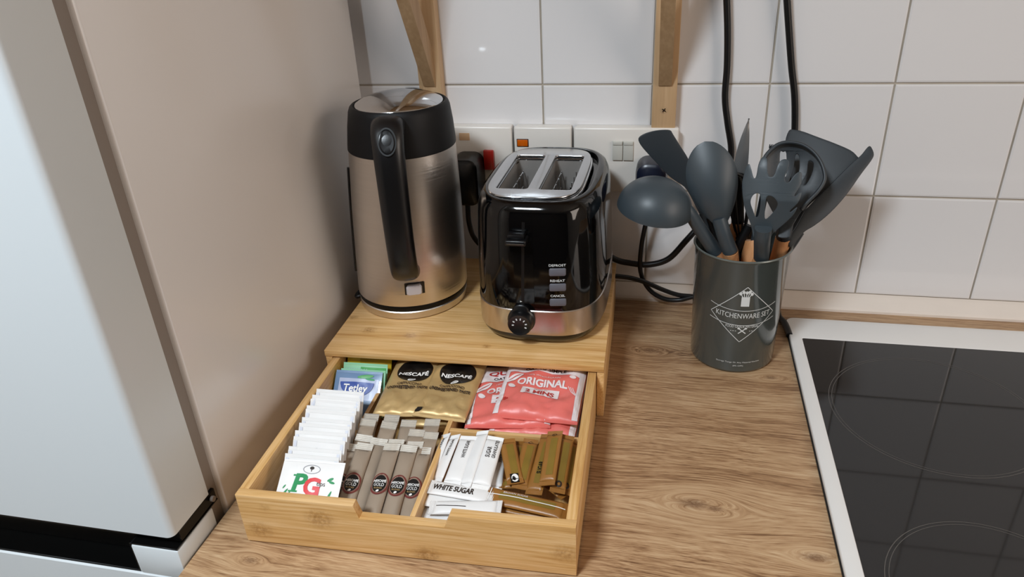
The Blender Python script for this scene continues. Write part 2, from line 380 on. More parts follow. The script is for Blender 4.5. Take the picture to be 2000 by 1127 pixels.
M['beech'] = woodmat('beech_handle', [(.25, 'b87a4c'), (.5, 'd79a68'), (.75, 'e3ad7e')], .5, 6, 120, axis='Z', dist=.2, bump=.08)
M['knob_brown'] = mat('knot_brown', '9c6f3c', .5, var=.2, vscale=300)
M['paper'] = mat('white_paper', 'eceae8', .45, var=.02, bump=.25, bscale=90)
M['gold'] = mat('gold_foil', 'c9a974', .42, metal=.35, var=.10, vscale=40, bump=.35, bscale=60)
M['taupe'] = mat('taupe_foil', 'ab9a88', .38, metal=.35, var=.08, vscale=30, bump=.25, bscale=80)
M['silver'] = mat('silver_crimp', 'dfd8cd', .26, metal=.55, var=.1, vscale=200)
M['coral'] = mat('coral_film', 'e5736a', .38, var=.06, vscale=20, bump=.35, bscale=45)
M['pinkwhite'] = mat('pale_film', 'e9dfe0', .4, var=.03, bump=.3, bscale=70)
M['brownfilm'] = mat('brown_film', '98672f', .36, var=.18, vscale=45, bump=.35, bscale=90)
M['olive'] = mat('olive_print', '82682a', .36, var=.2, vscale=60)
M['inkblack'] = mat('black_ink', '0d0b0b', .35)
M['inkbrown'] = mat('dark_ink', '2a1e16', .5)
M['inkred'] = mat('red_ink', 'b5322f', .45)
M['inkgreen'] = mat('green_ink', '0e8a4c', .45)
M['inkscarlet'] = mat('scarlet_ink', 'd92b2f', .45)
M['burgundy'] = mat('burgundy_print', '7c3d38', .35, metal=.3)
M['inkwhite'] = mat('white_ink', 'f1efec', .45)
M['blue'] = mat('blue_envelope', '6684a8', .3, var=.06, vscale=30, coat=.3)
M['palelilac'] = mat('pale_lilac', 'a9b2cc', .3, var=.05)
M['tint'] = mat('pale_tint', 'd9dce6', .4)
M['royal'] = mat('royal_blue', '173f94', .3)
M['mint'] = mat('mint_envelope', '8fc9a4', .3, var=.1, vscale=60, coat=.3)
M['leafgreen'] = mat('leaf_green', '3f9a4a', .35, var=.2, vscale=80)
M['yellow'] = mat('yellow_envelope', 'd8c022', .3, var=.1, vscale=40, coat=.3)
M['grey_ink'] = mat('grey_ink', '8f8f96', .5)

# ------------------------------------------------------------------ setting
def struct(o): o['kind'] = 'structure'; return o
struct(box('floor', -1.2, 2.0, -3.0, .1, -.95, -.90, M['floor'], bev=0))
struct(box('ceiling', -1.2, 2.0, -3.0, .1, 1.5, 1.55, M['wallpaint'], bev=0))
struct(box('wall_left', -1.25, -1.2, -3.0, .1, -.9, 1.5, M['roompaint'], bev=0))
struct(box('wall_right', 2.0, 2.05, -3.0, .1, -.9, 1.5, M['roompaint'], bev=0))
struct(box('wall_front', -1.2, 2.0, -3.05, -3.0, -.9, 1.5, M['dark'], bev=0))
wb = struct(box('wall_back', -1.2, 2.0, .002, .1, -.9, 1.5, M['grout'], bev=0))
P = .150; ZT = .169
tile_meshes = {}
def tile_bm(w_, h_):
    bm = bmesh.new(); g = .0013; b = .0022
    a = [(-w_/2+g, .003, -h_/2+g), (w_/2-g, .003, -h_/2+g), (w_/2-g, .003, h_/2-g), (-w_/2+g, .003, h_/2-g)]
    mids = [(x*(1-0), .0006, z) for x, y, z in a]
    t = [(x-math.copysign(b, x), 0, z-math.copysign(b, z)) for x, y, z in a]
    ringloft(bm, [a, mids, t], True, True); return bm
for m_ in range(-1, 4):
    for k_ in range(-2, 6):
        z0 = ZT+m_*P; z1 = z0+P
        if m_ == -1: z0 = .0197
        key = m_ == -1
        if key not in tile_meshes:
            o = setmesh('tile', tile_bm(P, z1-z0), M['tile'], wb, local=True, smooth=False); tile_meshes[key] = o.data
        else:
            o = bpy.data.objects.new('tile', tile_meshes[key]); link(o); o.parent = wb
        o.location = ((k_+.5)*P, 0, (z0+z1)/2)
        o.rotation_euler = (rnd.uniform(-1, 1)*.0022, 0, rnd.uniform(-1, 1)*.0022)
# white sealing trim along the foot of the tiles
bm = bmesh.new()
prof = [(0.0015, 0), (-.0221, 0), (-.0221, .0035), (-.019, .0065), (-.009, .0125), (-.003, .0165), (0.0015, .0192)]
ringloft(bm, [[(x, y, z) for y, z in prof] for x in (-.2485, 1.6)])
struct(setmesh('trim_1', bm, M['trim'], None, smooth=False))

# worktop
wt = box('worktop', -.2485, 1.6, -.612, .0015, -.038, 0, M['worktop'], bev=.002)
tag(wt, 'oak-effect laminate worktop with dark grain and knots carrying the whole display', 'worktop')
cb = thing('base_cabinet', 'plain pale base cabinet under the oak worktop', 'cabinet', loc=(.2, -.3, -.9))
box('body', -.245, 1.6, -.58, .0, -.9, -.0385, M['plastic'], cb)
for i in range(4): box('door', -.243+i*.46, -.243+i*.46+.455, -.60, -.5805, -.80, -.045, M['plastic'], cb, bev=.002)

# ------------------------------------------------------------------ fridge freezer
fr = thing('fridge_freezer', 'tall white fridge freezer left of the worktop with dark grip recess between its doors', 'fridge', loc=(-.53, -.3, -.9))
bm = bmesh.new(); addbox(bm, -.80, -.2505, -.5235, -.043, -.88, 1.0, .004, 3)
setmesh('body', bm, M['fridge'], fr)
bm = bmesh.new(); addbox(bm, -.797, -.2555, -.538, -.5225, -.87, .99, .001, 1)
setmesh('door_frame', bm, M['gasket'], fr)
# upper door: rounded vertical front corner
def door(name, z0, z1, notch=False):
    bm = bmesh.new()
    ring = []
    r = .007; xR = -.2505; xL = -.80; yB = -.5415; yF = -.600
    ring = [(xR, yB), (xL, yB)]
    for k in range(7): a = PI+k*PI/2/6; ring.append((xL+r+r*math.cos(a), yF+r+r*math.sin(a)))
    for k in range(7): a = 1.5*PI+k*PI/2/6; ring.append((xR-r+r*math.cos(a), yF+r+r*math.sin(a)))
    zs = [z0, z0+.0015, z1-.0015, z1]; ins = [.0015, 0, 0, .0015]
    cx, cy = (xL+xR)/2, (yB+yF)/2
    rings = []
    for z, i_ in zip(zs, ins):
        rings.append([(x-math.copysign(i_, x-cx), y-math.copysign(i_, y-cy), z) for x, y in ring])
    ringloft(bm, rings)
    return bm
ud = setmesh('door', door('door', .0345, .995), M['fridge_front_lit'], fr)
ud['label'] = 'upper fridge door'
# lower door with a scooped grip
ld = setmesh('door', door('door', -.87, -.0185), M['fridge_front_lit'], fr); ld['label'] = 'lower freezer door'
bm = bmesh.new()
addbox(bm, -.3015, -.2505, -.600, -.5415, -.0182, .0190, .002, 2)
setmesh('door_corner', bm, M['fridge_front_lit'], ld)
bm = bmesh.new(); addbox(bm, -.798, -.252, -.590, -.530, .0208, .0342, .001, 1); addbox(bm, -.301, -.2512, -.5992, -.530, .0192, .0207, .0005, 1); addbox(bm, -.798, -.302, -.575, -.535, -.0160, .0207, .001, 1); addbox(bm, -.798, -.302, -.5985, -.535, -.0184, -.0160, .0005, 1); addbox(bm, -.3038, -.3018, -.5985, -.535, -.0160, .0200, .0003, 1)
setmesh('grip_recess', bm, M['recess'], fr)
tube('door_stop', [(-.2505, -.5395, .0285), (-.2475, -.5395, .0285)], .003, M['gasket'], fr, sm=1)

# ------------------------------------------------------------------ ceramic hob
hb = thing('ceramic_hob', 'black glass ceramic hob in a white enamel frame let into the worktop', 'hob', loc=(.64, -.31, 0))
HX0, HX1, HY0, HY1 = .3495, .93, -.60, -.057
plate('frame', [rrect(HX0, HX1, HY0, HY1, .012), rrect(.3655, HX1-.016, HY0+.03, -.112, .002)[::-1]], .006, M['hobframe'], hb, Matrix.Translation((0, 0, .0033)), bev=.0015)
box('glass_top', .362, HX1-.013, HY0+.028, -.110, .0005, .0056, M['glass'], hb, bev=0)
bm = bmesh.new()
for pts in ((HX0-.0015, HX0+.001, HY0, HY1+.002), (HX0-.0015, HX1, HY1-.0005, HY1+.0015)):
    addbox(bm, *pts, .0001, .0015)
setmesh('seal', bm, M['cable'], hb)
flatz = lambda z: (lambda s, t, e: Vector((s, t, z+e)))
for cx, cy, r in ((.488, -.256, .111), (.472, -.522, .091), (.78, -.24, .09), (.77, -.49, .11)):
    disc(cx, cy, r, r, flatz(.0056), M['hobring'], hb, inner=1-.0007/r, e=.00012, name='zone_ring', n=96, rings=1)
    disc(cx, cy, r-.0035, r-.0035, flatz(.0056), M['hobring'], hb, inner=1-.0006/r, e=.00012, name='zone_ring', n=96, rings=1)

# ------------------------------------------------------------------ shelf brackets + shelf
def bracket(x0, x1, label):
    t = thing('shelf_bracket', label, 'bracket', group='wooden shelf brackets', loc=((x0+x1)/2, 0, .265))
    box('upright', x0, x1, -.0195, -.0005, .263, .72, M['pine'], t, bev=.0012)
    xm = (x0+x1)/2; hw = .0085
    # brace: parallelogram in the yz plane
    bm = bmesh.new()
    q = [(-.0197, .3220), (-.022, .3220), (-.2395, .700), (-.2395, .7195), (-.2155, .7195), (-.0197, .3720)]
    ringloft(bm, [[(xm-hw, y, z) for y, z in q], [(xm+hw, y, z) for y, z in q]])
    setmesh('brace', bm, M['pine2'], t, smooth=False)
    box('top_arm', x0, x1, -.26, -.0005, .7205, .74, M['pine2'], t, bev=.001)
    s = thing  # screw
    lathe('screw', [(.0001, -.0012), (.0042, -.0008), (.0048, .0)], None, M['chromesat'], t, n=16, M=Matrix.Translation((xm, -.0197, .2895)) @ Matrix.Rotation(-PI/2, 4, 'X') @ Matrix.Scale(-1, 4, (0, 0, 1)), caps=(True, False))
    bm = bmesh.new(); T = Matrix.Translation((xm, -.0211, .2895)) @ Matrix.Rotation(.6, 4, 'Y')
    addbox(bm, -.003, .003, -.0001, .0003, -.0005, .0005, M=T); addbox(bm, -.0005, .0005, -.0001, .0003, -.003, .003, M=T)
    setmesh('screw_slot', bm, M['inkblack'], t)
bracket(-.173, -.1405, 'pine shelf bracket on the tiles above the kettle')
bracket(.151, .1825, 'pine shelf bracket on the tiles above the double socket, right of the toaster')
sh = box('wall_shelf', -.24, .30, -.27, -.0005, .7405, .762, M['pine'], None); tag(sh, 'pine wall shelf held up by the two wooden brackets', 'shelf')

# ------------------------------------------------------------------ electrics
def backplate(x0, x1, z0, z1, d, parent):
    box('back_box', x0+.0015, x1-.0015, -d*.55, -.0003, z0+.001, z1-.001, M['plastic'], parent, bev=.002)
    box('face_plate', x0, x1, -d, -d*.55-.0002, z0, z1, M['plastic'], parent, bev=.003, seg=3)
D = .022
s1 = thing('cooker_switch', 'white cooker control unit with red rocker switch behind the kettle', 'switch', loc=(-.11, -.01, .22))
backplate(-.187, -.0425, .178, .2655, D, s1)
box('red_rocker', -.0842, -.0694, -D-.006, -D-.0002, .2035, .2325, M['red'], s1, bev=.0015)
box('label_window', -.119, -.104, -D-.0006, -D+.0002, .2455, .256, mat('faded_label', 'd8b48e', .4), s1, bev=0)
s2 = thing('fused_spur', 'white fused spur with small amber neon, middle of the three wall units', 'switch', loc=(0, -.01, .22))
backplate(-.0395, .0425, .178, .2655, D, s2)
box('neon_surround', -.0352, -.0183, -D-.0012, -D-.0001, .2374, .2487, M['inkbrown'], s2, bev=.0005)
box('neon', -.0342, -.0193, -D-.0022, -D-.0010, .2384, .2477, M['amber'], s2, bev=.0006)
s3 = thing('double_socket', 'white double socket with two grey rocker switches under the right bracket', 'socket', loc=(.116, -.01, .22))
backplate(.0455, .188, .173, .2655, D, s3)
for a, b in ((.0998, .1136), (.1144, .1282)):
    box('rocker_switch', a, b, -D-.0028, -D-.0002, .2205, .2475, M['greyswitch'], s3, bev=.0006)
    box('rocker_ridge', a+.0005, b-.0005, -D-.004, -D-.0026, .2425, .2470, M['greyswitch'], s3, bev=.0005)
def plug(name, label, x0, x1, z0, z1, y0, m, r=.014):
    t = thing(name, label, 'plug', loc=((x0+x1)/2, -D, (z0+z1)/2))
    bm = bmesh.new(); cx, cz = (x0+x1)/2, (z0+z1)/2
    R = [rrect(x0+i_-cx, x1-i_-cx, z0+i_-cz, z1-i_-cz, max(r-i_, .003)) for i_ in (0, 0, .002, .006)]
    ys = (-D-.001, y0+.012, y0+.003, y0)
    ringloft(bm, [[(cx+x, y, cz+z) for x, z in q] for q, y in zip(R, ys)])
    setmesh('plug_body', bm, m, t)
    return t
p1 = plug('mains_plug', 'big black rounded plug between the kettle and the toaster', -.1268, -.0845, .158, .2295, -.062, M['black'])
tube('cable', [(-.105, -.055, .16), (-.105, -.055, .13), (-.10, -.045, .10), (-.075, -.04, .074), (-.05, -.043, .066)], .0038, M['cable'], p1)
p2 = plug('mains_plug', 'dark navy plug in the double socket behind the turner and the ladle', .1335, .176, .177, .228, -.060, M['navy'], r=.016)
def H3(p, y): return tuple(hit(p, 1, y))
tube('cable', [(.152, -.048, .18), H3((1272, 400), -.04), H3((1263, 430), -.035), H3((1253, 480), -.035), H3((1251, 530), -.035), H3((1268, 565), -.038), H3((1296, 583), -.040), H3((1325, 586), -.040), H3((1352, 580), -.042), H3((1400, 570), -.045)], .0034, M['cable'], p2)
def cable(label, pts, r=.0036, grp=None):
    o = tube('cable', pts, r, M['cable']); tag(o, label, 'cable', grp)
cable('black cable hanging down the tiles from above, left of the knife', [H3((1418, -120), -.012), H3((1419, -20), -.012), H3((1421, 60), -.011), H3((1420, 130), -.010), H3((1416, 190), -.010), H3((1421, 240), -.010), H3((1428, 290), -.010), H3((1424, 330), -.011), H3((1410, 380), -.012), H3((1375, 430), -.02), H3((1340, 470), -.028), H3((1305, 506), -.030), H3((1265, 517), -.030), H3((1225, 513), -.030), H3((1205, 508), -.034), H3((1185, 497), -.04)], .0044)
cable('black cable hanging down the tiles from above, above the wide turner', [H3((1532, -120), -.012), H3((1536, -20), -.012), H3((1541, 60), -.011), H3((1546, 130), -.010), H3((1552, 190), -.010), H3((1552, 260), -.010), H3((1548, 330), -.012), H3((1540, 420), -.016), H3((1528, 500), -.022), H3((1520, 580), -.032), tuple(hit((1520, 615), 2, .006)), tuple(hit((1533, 632), 2, .006)), tuple(hit((1542, 655), 2, .0045))], .0044)
cable('black toaster cable running from behind the toaster to behind the grey pot', [(.075, -.045, .082), H3((1175, 537), -.075), H3((1200, 539), -.065), H3((1232, 543), -.055), H3((1262, 552), -.045), H3((1295, 566), -.040), H3((1325, 576), -.038), H3((1356, 579), -.036), H3((1400, 583), -.032)], .0034)

# ------------------------------------------------------------------ bamboo drawer box
bx = thing('bamboo_drawer_box', 'low bamboo box with its drawer pulled out, carrying the kettle and the toaster', 'drawer box', mat=DM.copy())
ZB = .072; BD = .272
box('top_panel', -.1695, .1695, 0, BD, ZB-.0085, ZB, M['bamboo'], bx, bev=.0008, local=True)
for s in (-1, 1):
    a, b = sorted((s*.1693, s*.1612)); box('side_panel', a, b, .0015, BD, .0005, ZB-.0087, M['bambooY'], bx, bev=.0006, local=True)
box('back_panel', -.161, .161, BD-.009, BD-.0002, .0005, ZB-.0087, M['bamboo'], bx, bev=.0005, local=True)
# drawer
DW = .1605; DF = -.2355; DH = .0612; TH = .0095
dr = box('drawer', -DW+.0098, DW-.0098, DF+.0098, .03, .0025, .0065, M['bambooY'], bx, bev=0, local=True)
fp = [(-DW, .0025), (DW, .0025), (DW, DH), (.0480, DH), (.0418, .0462), (-.0392, .0462), (-.0432, DH), (-DW, DH)]
plate('front_panel', [fp], TH, M['bambook'], dr, Matrix.Translation((0, DF+TH/2, 0)) @ Matrix.Rotation(PI/2, 4, 'X'), bev=.0005, local=True)
for s in (-1, 1):
    a, b = sorted((s*DW, s*(DW-TH))); box('side_panel', a, b, DF+TH+.0001, .03, .0025, DH, M['bambooY'], dr, bev=.0005, local=True)
dv1 = box('divider', -.0945, -.0900, DF+TH+.0002, .03, .0067, .040, M['bambooY'], dr, bev=.0004, local=True)
dv2 = box('divider', .0065, .0115, DF+TH+.0002, .03, .0067, .0462, M['bambooY'], dr, bev=.0004, local=True)
dv3 = box('divider', .0118, DW-TH-.0002, -.1010, -.0960, .0067, .0462, M['bamboo'], dr, bev=.0004, local=True)

# ------------------------------------------------------------------ sachet builders
def pillow_surf(w_, l_, T, seal, seed=0, wr=.0012, pw=2.6):
    def h(x, y):
        a = max(0, 1-abs(2*x/w_)**pw); b = max(0, 1-abs(y/(l_/2-seal))**4) if abs(y) < l_/2-seal else 0
        k = (a*b)**.5; c_ = min(1, max(0, (-y/l_-.12)*4)) if wr > .003 else 0
        return T/2*k+wr*k*(1+.5*c_)*noise.noise(Vector((x*55+seed*7, y*55, seed*3.1)))+wr*.55*c_*k*(1-abs(noise.noise(Vector((x*70+y*50, y*90-x*60, seed))))*3)+wr*.15*k*noise.noise(Vector((x*160, y*120+seed, seed)))
    def surf(x, y, e=0): return Vector((x, y, .0004+h(x, y)+e))
    return surf
def pillow(parent, w_, l_, T, seal, m, msal=None, seed=0, wr=.0012, nx=14, ny=18, name='packet', crimp=True, sealname='crimped_end', sides=0, pw=2.6):
    surf = pillow_surf(w_, l_, T, seal, seed, wr, pw)
    bm = bmesh.new(); L2 = l_/2-seal
    top = [[bm.verts.new(surf(-w_/2+w_*i/nx, -L2+2*L2*j/ny)) for j in range(ny+1)] for i in range(nx+1)]
    bot = [[bm.verts.new(Vector((v.co.x, v.co.y, -.0002-(v.co.z-.0004)*.75))) for v in r] for r in top]
    for i in range(nx):
        for j in range(ny):
            bm.faces.new((top[i][j], top[i+1][j], top[i+1][j+1], top[i][j+1]))
            bm.faces.new((bot[i][j], bot[i][j+1], bot[i+1][j+1], bot[i+1][j]))
    for i in range(nx):
        for j in (0, ny): bm.faces.new((top[i][j], top[i+1][j], bot[i+1][j], bot[i][j]))
    for j in range(ny):
        for i in (0, nx): bm.faces.new((top[i][j], top[i][j+1], bot[i][j+1], bot[i][j]))
    o = setmesh(name, bm, m, parent, True, angle=75)
    if seal > 0:
        for s in (-1, 1):
            bm = bmesh.new(); nr = 8 if crimp else 2; g = []
            for j in range(nr+1):
                y = s*(L2+.0001+(seal-.0001)*j/nr); dz = (.0006 if j % 2 else -.0001) if crimp else 0
                g.append([(x, y, .0003+dz+.0008*noise.noise(Vector((x*90, s*3, seed)))) for x in (-w_/2+w_*i/6 for i in range(7))])
            T_ = [[bm.verts.new(p) for p in r] for r in g]; B_ = [[bm.verts.new((p[0], p[1], p[2]-.0006)) for p in r] for r in g]
            for j in range(nr):
                for i in range(6):
                    bm.faces.new((T_[j][i], T_[j][i+1], T_[j+1][i+1], T_[j+1][i])); bm.faces.new((B_[j][i], B_[j+1][i], B_[j+1][i+1], B_[j][i+1]))
            for j in (0, nr):
                for i in range(6): bm.faces.new((T_[j][i], T_[j][i+1], B_[j][i+1], B_[j][i]))
            for j in range(nr):
                for i in (0, 6): bm.faces.new((T_[j][i], T_[j+1][i], B_[j+1][i], B_[j][i]))
            setmesh(sealname, bm, msal or m, parent, True, smooth=False)
    return surf
def frame2(pt, zt, pb, zb, roll=0):
    """matrix whose +y runs from the lower to the upper pixel point, z up; returns matrix, length"""
    a = hit(pb, 2, zb); b = hit(pt, 2, zt); y = (b-a); L = y.length; y.normalize()
    x = y.cross(Vector((0, 0, 1))).normalized(); z = x.cross(y)
    R = Matrix((x, y, z)).transposed().to_4x4()
    return Matrix.Translation((a+b)/2) @ R @ Matrix.Rotation(roll, 4, 'Y'), L
def local_frame(u, v, z, rz=0, tilt=0, roll=0):
    return DM @ Matrix.Translation((u, v, z)) @ Matrix.Rotation(rz, 4, 'Z') @ Matrix.Rotation(tilt, 4, 'X') @ Matrix.Rotation(roll, 4, 'Y')

ORD = ['first', 'second', 'third', 'fourth', 'fifth', 'sixth', 'seventh', 'eighth', 'ninth', 'tenth', 'eleventh', 'twelfth']
# --- tea bag envelopes
n_t = 12
ys_ = [759, 771, 779, 791, 799, 815, 826, 840, 853, 872, 886]
for i, py in enumerate(ys_):
    f = i/(len(ys_)-1)
    lx = 614+(557-614)*((py-759)/(886-759)); rx = 709+(663-709)*((py-759)/(886-759))
    zt = .0665+.002*math.sin(i*2.1)
    c = DMI @ ((hit((lx, py), 2, zt)+hit((rx, py+7), 2, zt))/2)
    tilt = math.radians(57); hL = .066
    u = max(c.x, -.1495+.0285) ; v = c.y
    m = local_frame(u, v-math.cos(tilt)*hL/2, zt-math.sin(tilt)*hL/2, math.radians(rnd.uniform(-1.5, 1.5)), tilt)
    far = i
    t = thing('tea_envelope', 'plain white tea bag envelope, %s from the back of the white row' % ORD[i], 'tea bag', m, 'white tea bag envelopes in the left column')
    sf = pillow(t, .0570, hL, .0024, .0035, M['paper'], M['paper'], seed=i, wr=.0006, nx=8, ny=8, name='envelope', crimp=False, sealname='sealed_edge')
    for s in (-1, 1): patch(s*.0255-.0015, s*.0255+.0015, .020, .029, sf, M['tint'], t, local=True, nx=2, ny=3, name='edge_tint')
    if i in (8, 9, 10):
        stroke([(.008*math.cos(a)-.001, .018+.005*math.sin(a)) for a in [PI*k/8 for k in range(9)]], .0007, sf, M['grey_ink'], t, local=True, name='printed_arc')
        disc(-.001, .0185, .002, .0012, sf, M['inkbrown'], t, local=True)
# front envelope with the big letters
def front_card():
    a = hit((553, 896), 2, .0665); b = hit((679, 905), 2, .0665); cbl = hit((523, 965), 2, .0475)
    x = (b-a); wd = x.length; x.normalize(); y = (a-cbl); y = (y-x*x.dot(y)).normalized(); z = x.cross(y)
    ln = .056; c = (a+b)/2-y*ln/2
    R = Matrix((x, y, z)).transposed().to_4x4(); m = Matrix.Translation(c) @ R
    t = thing('tea_envelope', 'white tea bag envelope with big green and red letters, frontmost in the drawer', 'tea bag', m)
    w_ = min(wd, .063)
    sf = pillow(t, w_, ln, .0028, .002, M['paper'], M['paper'], seed=33, wr=.0008, nx=12, ny=12, name='envelope', crimp=False, sealname='sealed_edge')
    kw = dict(local=True)
    # P and G in slab-serif style
    text('P', -.0095, .0055, .0150, .0180, sf, M['inkgreen'], t, bold=.035, shear=.12, **kw)
    for (x0, x1, yy) in ((-.0195, -.0105, -.0028), (-.0175, -.010, .0126)): stroke([(x0, yy), (x1, yy)], .0016, sf, M['inkgreen'], t, e=.00045, name='serif', **kw)
    text('G', .0035, .0024, .0165, .0180, sf, M['inkscarlet'], t, bold=.035, e=.00055, **kw)
    text('tips', .0120, .0050, .0085, .0055, sf, M['inkbrown'], t, e=.0007, **kw)
    disc(.0205, .0105, .0033, .0014, sf, M['inkgreen'], t, rot=.5, name='printed_leaf', **kw); disc(.0225, .0078, .003, .0012, sf, M['inkgreen'], t, rot=-.2, name='printed_leaf', **kw)
    disc(-.0005, .0205, .0022, .0016, sf, M['inkbrown'], t, name='printed_tree', **kw); stroke([(-.0005, .0200), (-.0005, .0170)], .0007, sf, M['inkbrown'], t, name='printed_tree', **kw)
    stroke([(.0085*math.cos(a)-.0005, .0192+.0042*math.sin(a)) for a in [2*PI*k/20 for k in range(20)]], .0006, sf, M['grey_ink'], t, closed=True, name='printed_ring', L=.001, **kw)
    for s, x0, y0 in ((-1, -.0235, -.0060), (-1, -.0205, -.0085), (1, .0220, -.0060), (1, .0200, -.0110)):
        disc(x0, y0, .0062, .0011, sf, M['inkgreen'], t, rot=(1.0 if s < 0 else 1.25), name='printed_leaf', **kw)
    disc(-.0245, .0010, .0022, .0007, sf, M['inkgreen'], t, rot=1.0, name='printed_leaf', **kw)
    text('100% RAINFOREST TEA BAG', 0, -.0095, .024, .0016, sf, M['inkbrown'], t, **kw)
front_card()

# --- flavoured tea envelopes at the back left
def back_env(label, pl, pr, zt, tilt, m_, hL=.062, extra=None, seed=0, w_=None):
    a = hit(pl, 2, zt); b = hit(pr, 2, zt); x = (b-a); wd = w_ or x.length; x.normalize()
    x = (DM.to_3x3() @ Vector((1, 0, 0))) if w_ else x
    y = Matrix.Rotation(tilt, 3, x) @ (Vector((0, 0, 1)).cross(x)); z = x.cross(y)
    tl = a; c = tl+x*wd/2-y*hL/2
    t = thing('tea_envelope', label, 'tea bag', Matrix.Translation(c) @ Matrix((x, y, z)).transposed().to_4x4())
    sf = pillow(t, wd, hL, .0026, .003, m_, m_, seed=seed, wr=.0007, nx=10, ny=10, name='envelope', crimp=False, sealname='sealed_edge')
    if extra: extra(t, sf, wd, hL)
    return t
def ex_blue(t, sf, w_, h_):
    patch(-w_*.40, w_*.45, -h_*.10, h_*.34, sf, M['palelilac'], t, local=True, e=.0003)
    patch(-.021, .021, 0, 0, sf, M['royal'], t, local=True, e=.0012, nx=24, ny=8, fn=lambda u: (.0130-.0150*(1-(2*u-1)**2)**.6, .0150+.0006*(1-(2*u-1)**2)))
    text('Tetley', -.001, .0068, .030, .0115, sf, M['inkwhite'], t, bold=.02, shear=.1, local=True, e=.0018)
    disc(.009, .0225, .010, .0022, sf, M['leafgreen'], t, local=True, e=.0006, rot=.12, name='printed_leaf')
    disc(.015, .0195, .006, .0014, sf, M['inkgreen'], t, local=True, e=.0007, rot=-.1, name='printed_leaf')
def ex_green(t, sf, w_, h_):
    patch(-w_*.1, w_*.47, h_*.12, h_*.42, sf, M['leafgreen'], t, local=True)
    for k in range(9): stroke([(-w_*.42+k*.0032, h_*.22), (-w_*.42+k*.0032, h_*.38)], .0010, sf, M['palelilac'], t, local=True)
def ex_yel(t, sf, w_, h_):
    patch(-w_*.20, w_*.49, h_*.10, h_*.45, sf, mat('ochre_print', 'b8960c', .35, var=.15, vscale=60), t, local=True)
back_env('yellow tea envelope upright at the back of the left compartment', (680, 686), (775, 696), .0600, math.radians(62), M['yellow'], extra=ex_yel, seed=61, w_=.057, hL=.056)
back_env('pale green tea envelope behind the light blue-green one', (672, 707), (765, 716), .0575, math.radians(60), M['mint'], extra=ex_green, seed=62, w_=.056, hL=.056)
back_env('thin mint tea envelope just behind the blue one', (667, 719), (758, 729), .0570, math.radians(58), M['mint'], seed=63, w_=.056, hL=.056)
back_env('blue tea envelope with a royal blue badge and white word', (658, 722), (752, 733), .0570, math.radians(45), M['blue'], extra=ex_blue, seed=64, w_=.058, hL=.058)

# --- coffee sticks
def coffee_stick(px, py, zt, v_off, label, proto_i, show=True, Ls=.100, tilt=18, w_=.0175, grp='taupe coffee sticks'):
    c = DMI @ hit((px, py), 2, zt)
    tl = math.radians(tilt)
    m = local_frame(min(max(c.x, -.0805), -.0035), c.y-math.cos(tl)*Ls/2, zt-math.sin(tl)*Ls/2, math.radians(v_off), tl, math.radians(rnd.uniform(-7, 7)))
    t = thing('coffee_stick', label, 'coffee sachet', m, grp)
    sf = pillow(t, w_, Ls, .006, .0085, M['taupe'], M['silver'], seed=proto_i*1.7, wr=.0009, nx=8, ny=22, name='foil_stick', pw=2.2)
    if show:
        kw = dict(local=True)
        cy = Ls*.015
        disc(0, cy, .0094, .0118, sf, M['burgundy'], t, e=.0006, clip=(-w_/2+.0002, w_/2-.0002, -1, 1), **kw)
        disc(0, cy+.0003, .0078, .0102, sf, M['taupe'], t, e=.0006, clip=(-w_/2+.0002, w_/2-.0002, -1, 1), inner=.88, rings=1, **kw)
        disc(0, cy, .0070, .0092, sf, M['inkblack'], t, e=.0008, **kw)
        text('NESCAFÉ', 0, cy+.0030, .0128, .0032, sf, M['inkwhite'], t, bold=.03, e=.0011, **kw)
        text('GOLD', 0, cy-.0012, .0105, .0034, sf, M['inkwhite'], t, e=.0011, **kw)
        text('BLEND', 0, cy-.0048, .0082, .0016, sf, M['gold'], t, e=.0011, **kw)
        disc(.0002, cy-.0078, .0016, .0011, sf, M['inkwhite'], t, e=.0011, rot=.5, name='printed_bean', **kw)
        text('COFFEE', .001, Ls/2-.0105, .010, .0011, sf, M['inkbrown'], t, **kw)
fr_ = [(688, 867, 0), (715, 865, 0), (737, 872, -2), (768, 866, 0), (801, 869, 0), (829, 873, 1)]
zz = [.049, .0525, .046, .053, .0525, .049]
for i, (px, py, rz) in enumerate(fr_):
    coffee_stick(px, py, zz[i], rz, 'taupe coffee stick with dark round badge, %s from the left in the front rank' % ORD[i], i)
r2 = [(713, 849), (743, 856), (776, 858), (813, 862)]
for i, (px, py) in enumerate(r2): coffee_stick(px, py, .0505, 0, 'coffee stick in the second rank, only its silver crimp showing, %s from the left' % ORD[i], 10+i, False)
r3 = [(812, 838), (838, 843)]
for i, (px, py) in enumerate(r3): coffee_stick(px, py, .054, -3, 'coffee stick of the overlapping pair near the right divider, %s one' % ('left', 'right')[i], 20+i, False, tilt=24)
r4 = [(721, 818), (757, 823), (800, 820), (846, 818)]
for i, (px, py) in enumerate(r4): coffee_stick(px, py, .0535, (0, -4, 0, 0)[i], 'coffee stick in the rank nearest the gold packets, %s from the left' % ORD[i], 30+i, False, tilt=26)
r5 = [(727, 808), (767, 810)]
for i, (px, py) in enumerate(r5): coffee_stick(px, py, .050, 0, 'coffee stick tucked under the edge of the gold packets, %s one' % ('left', 'right')[i], 40+i, False, tilt=28)

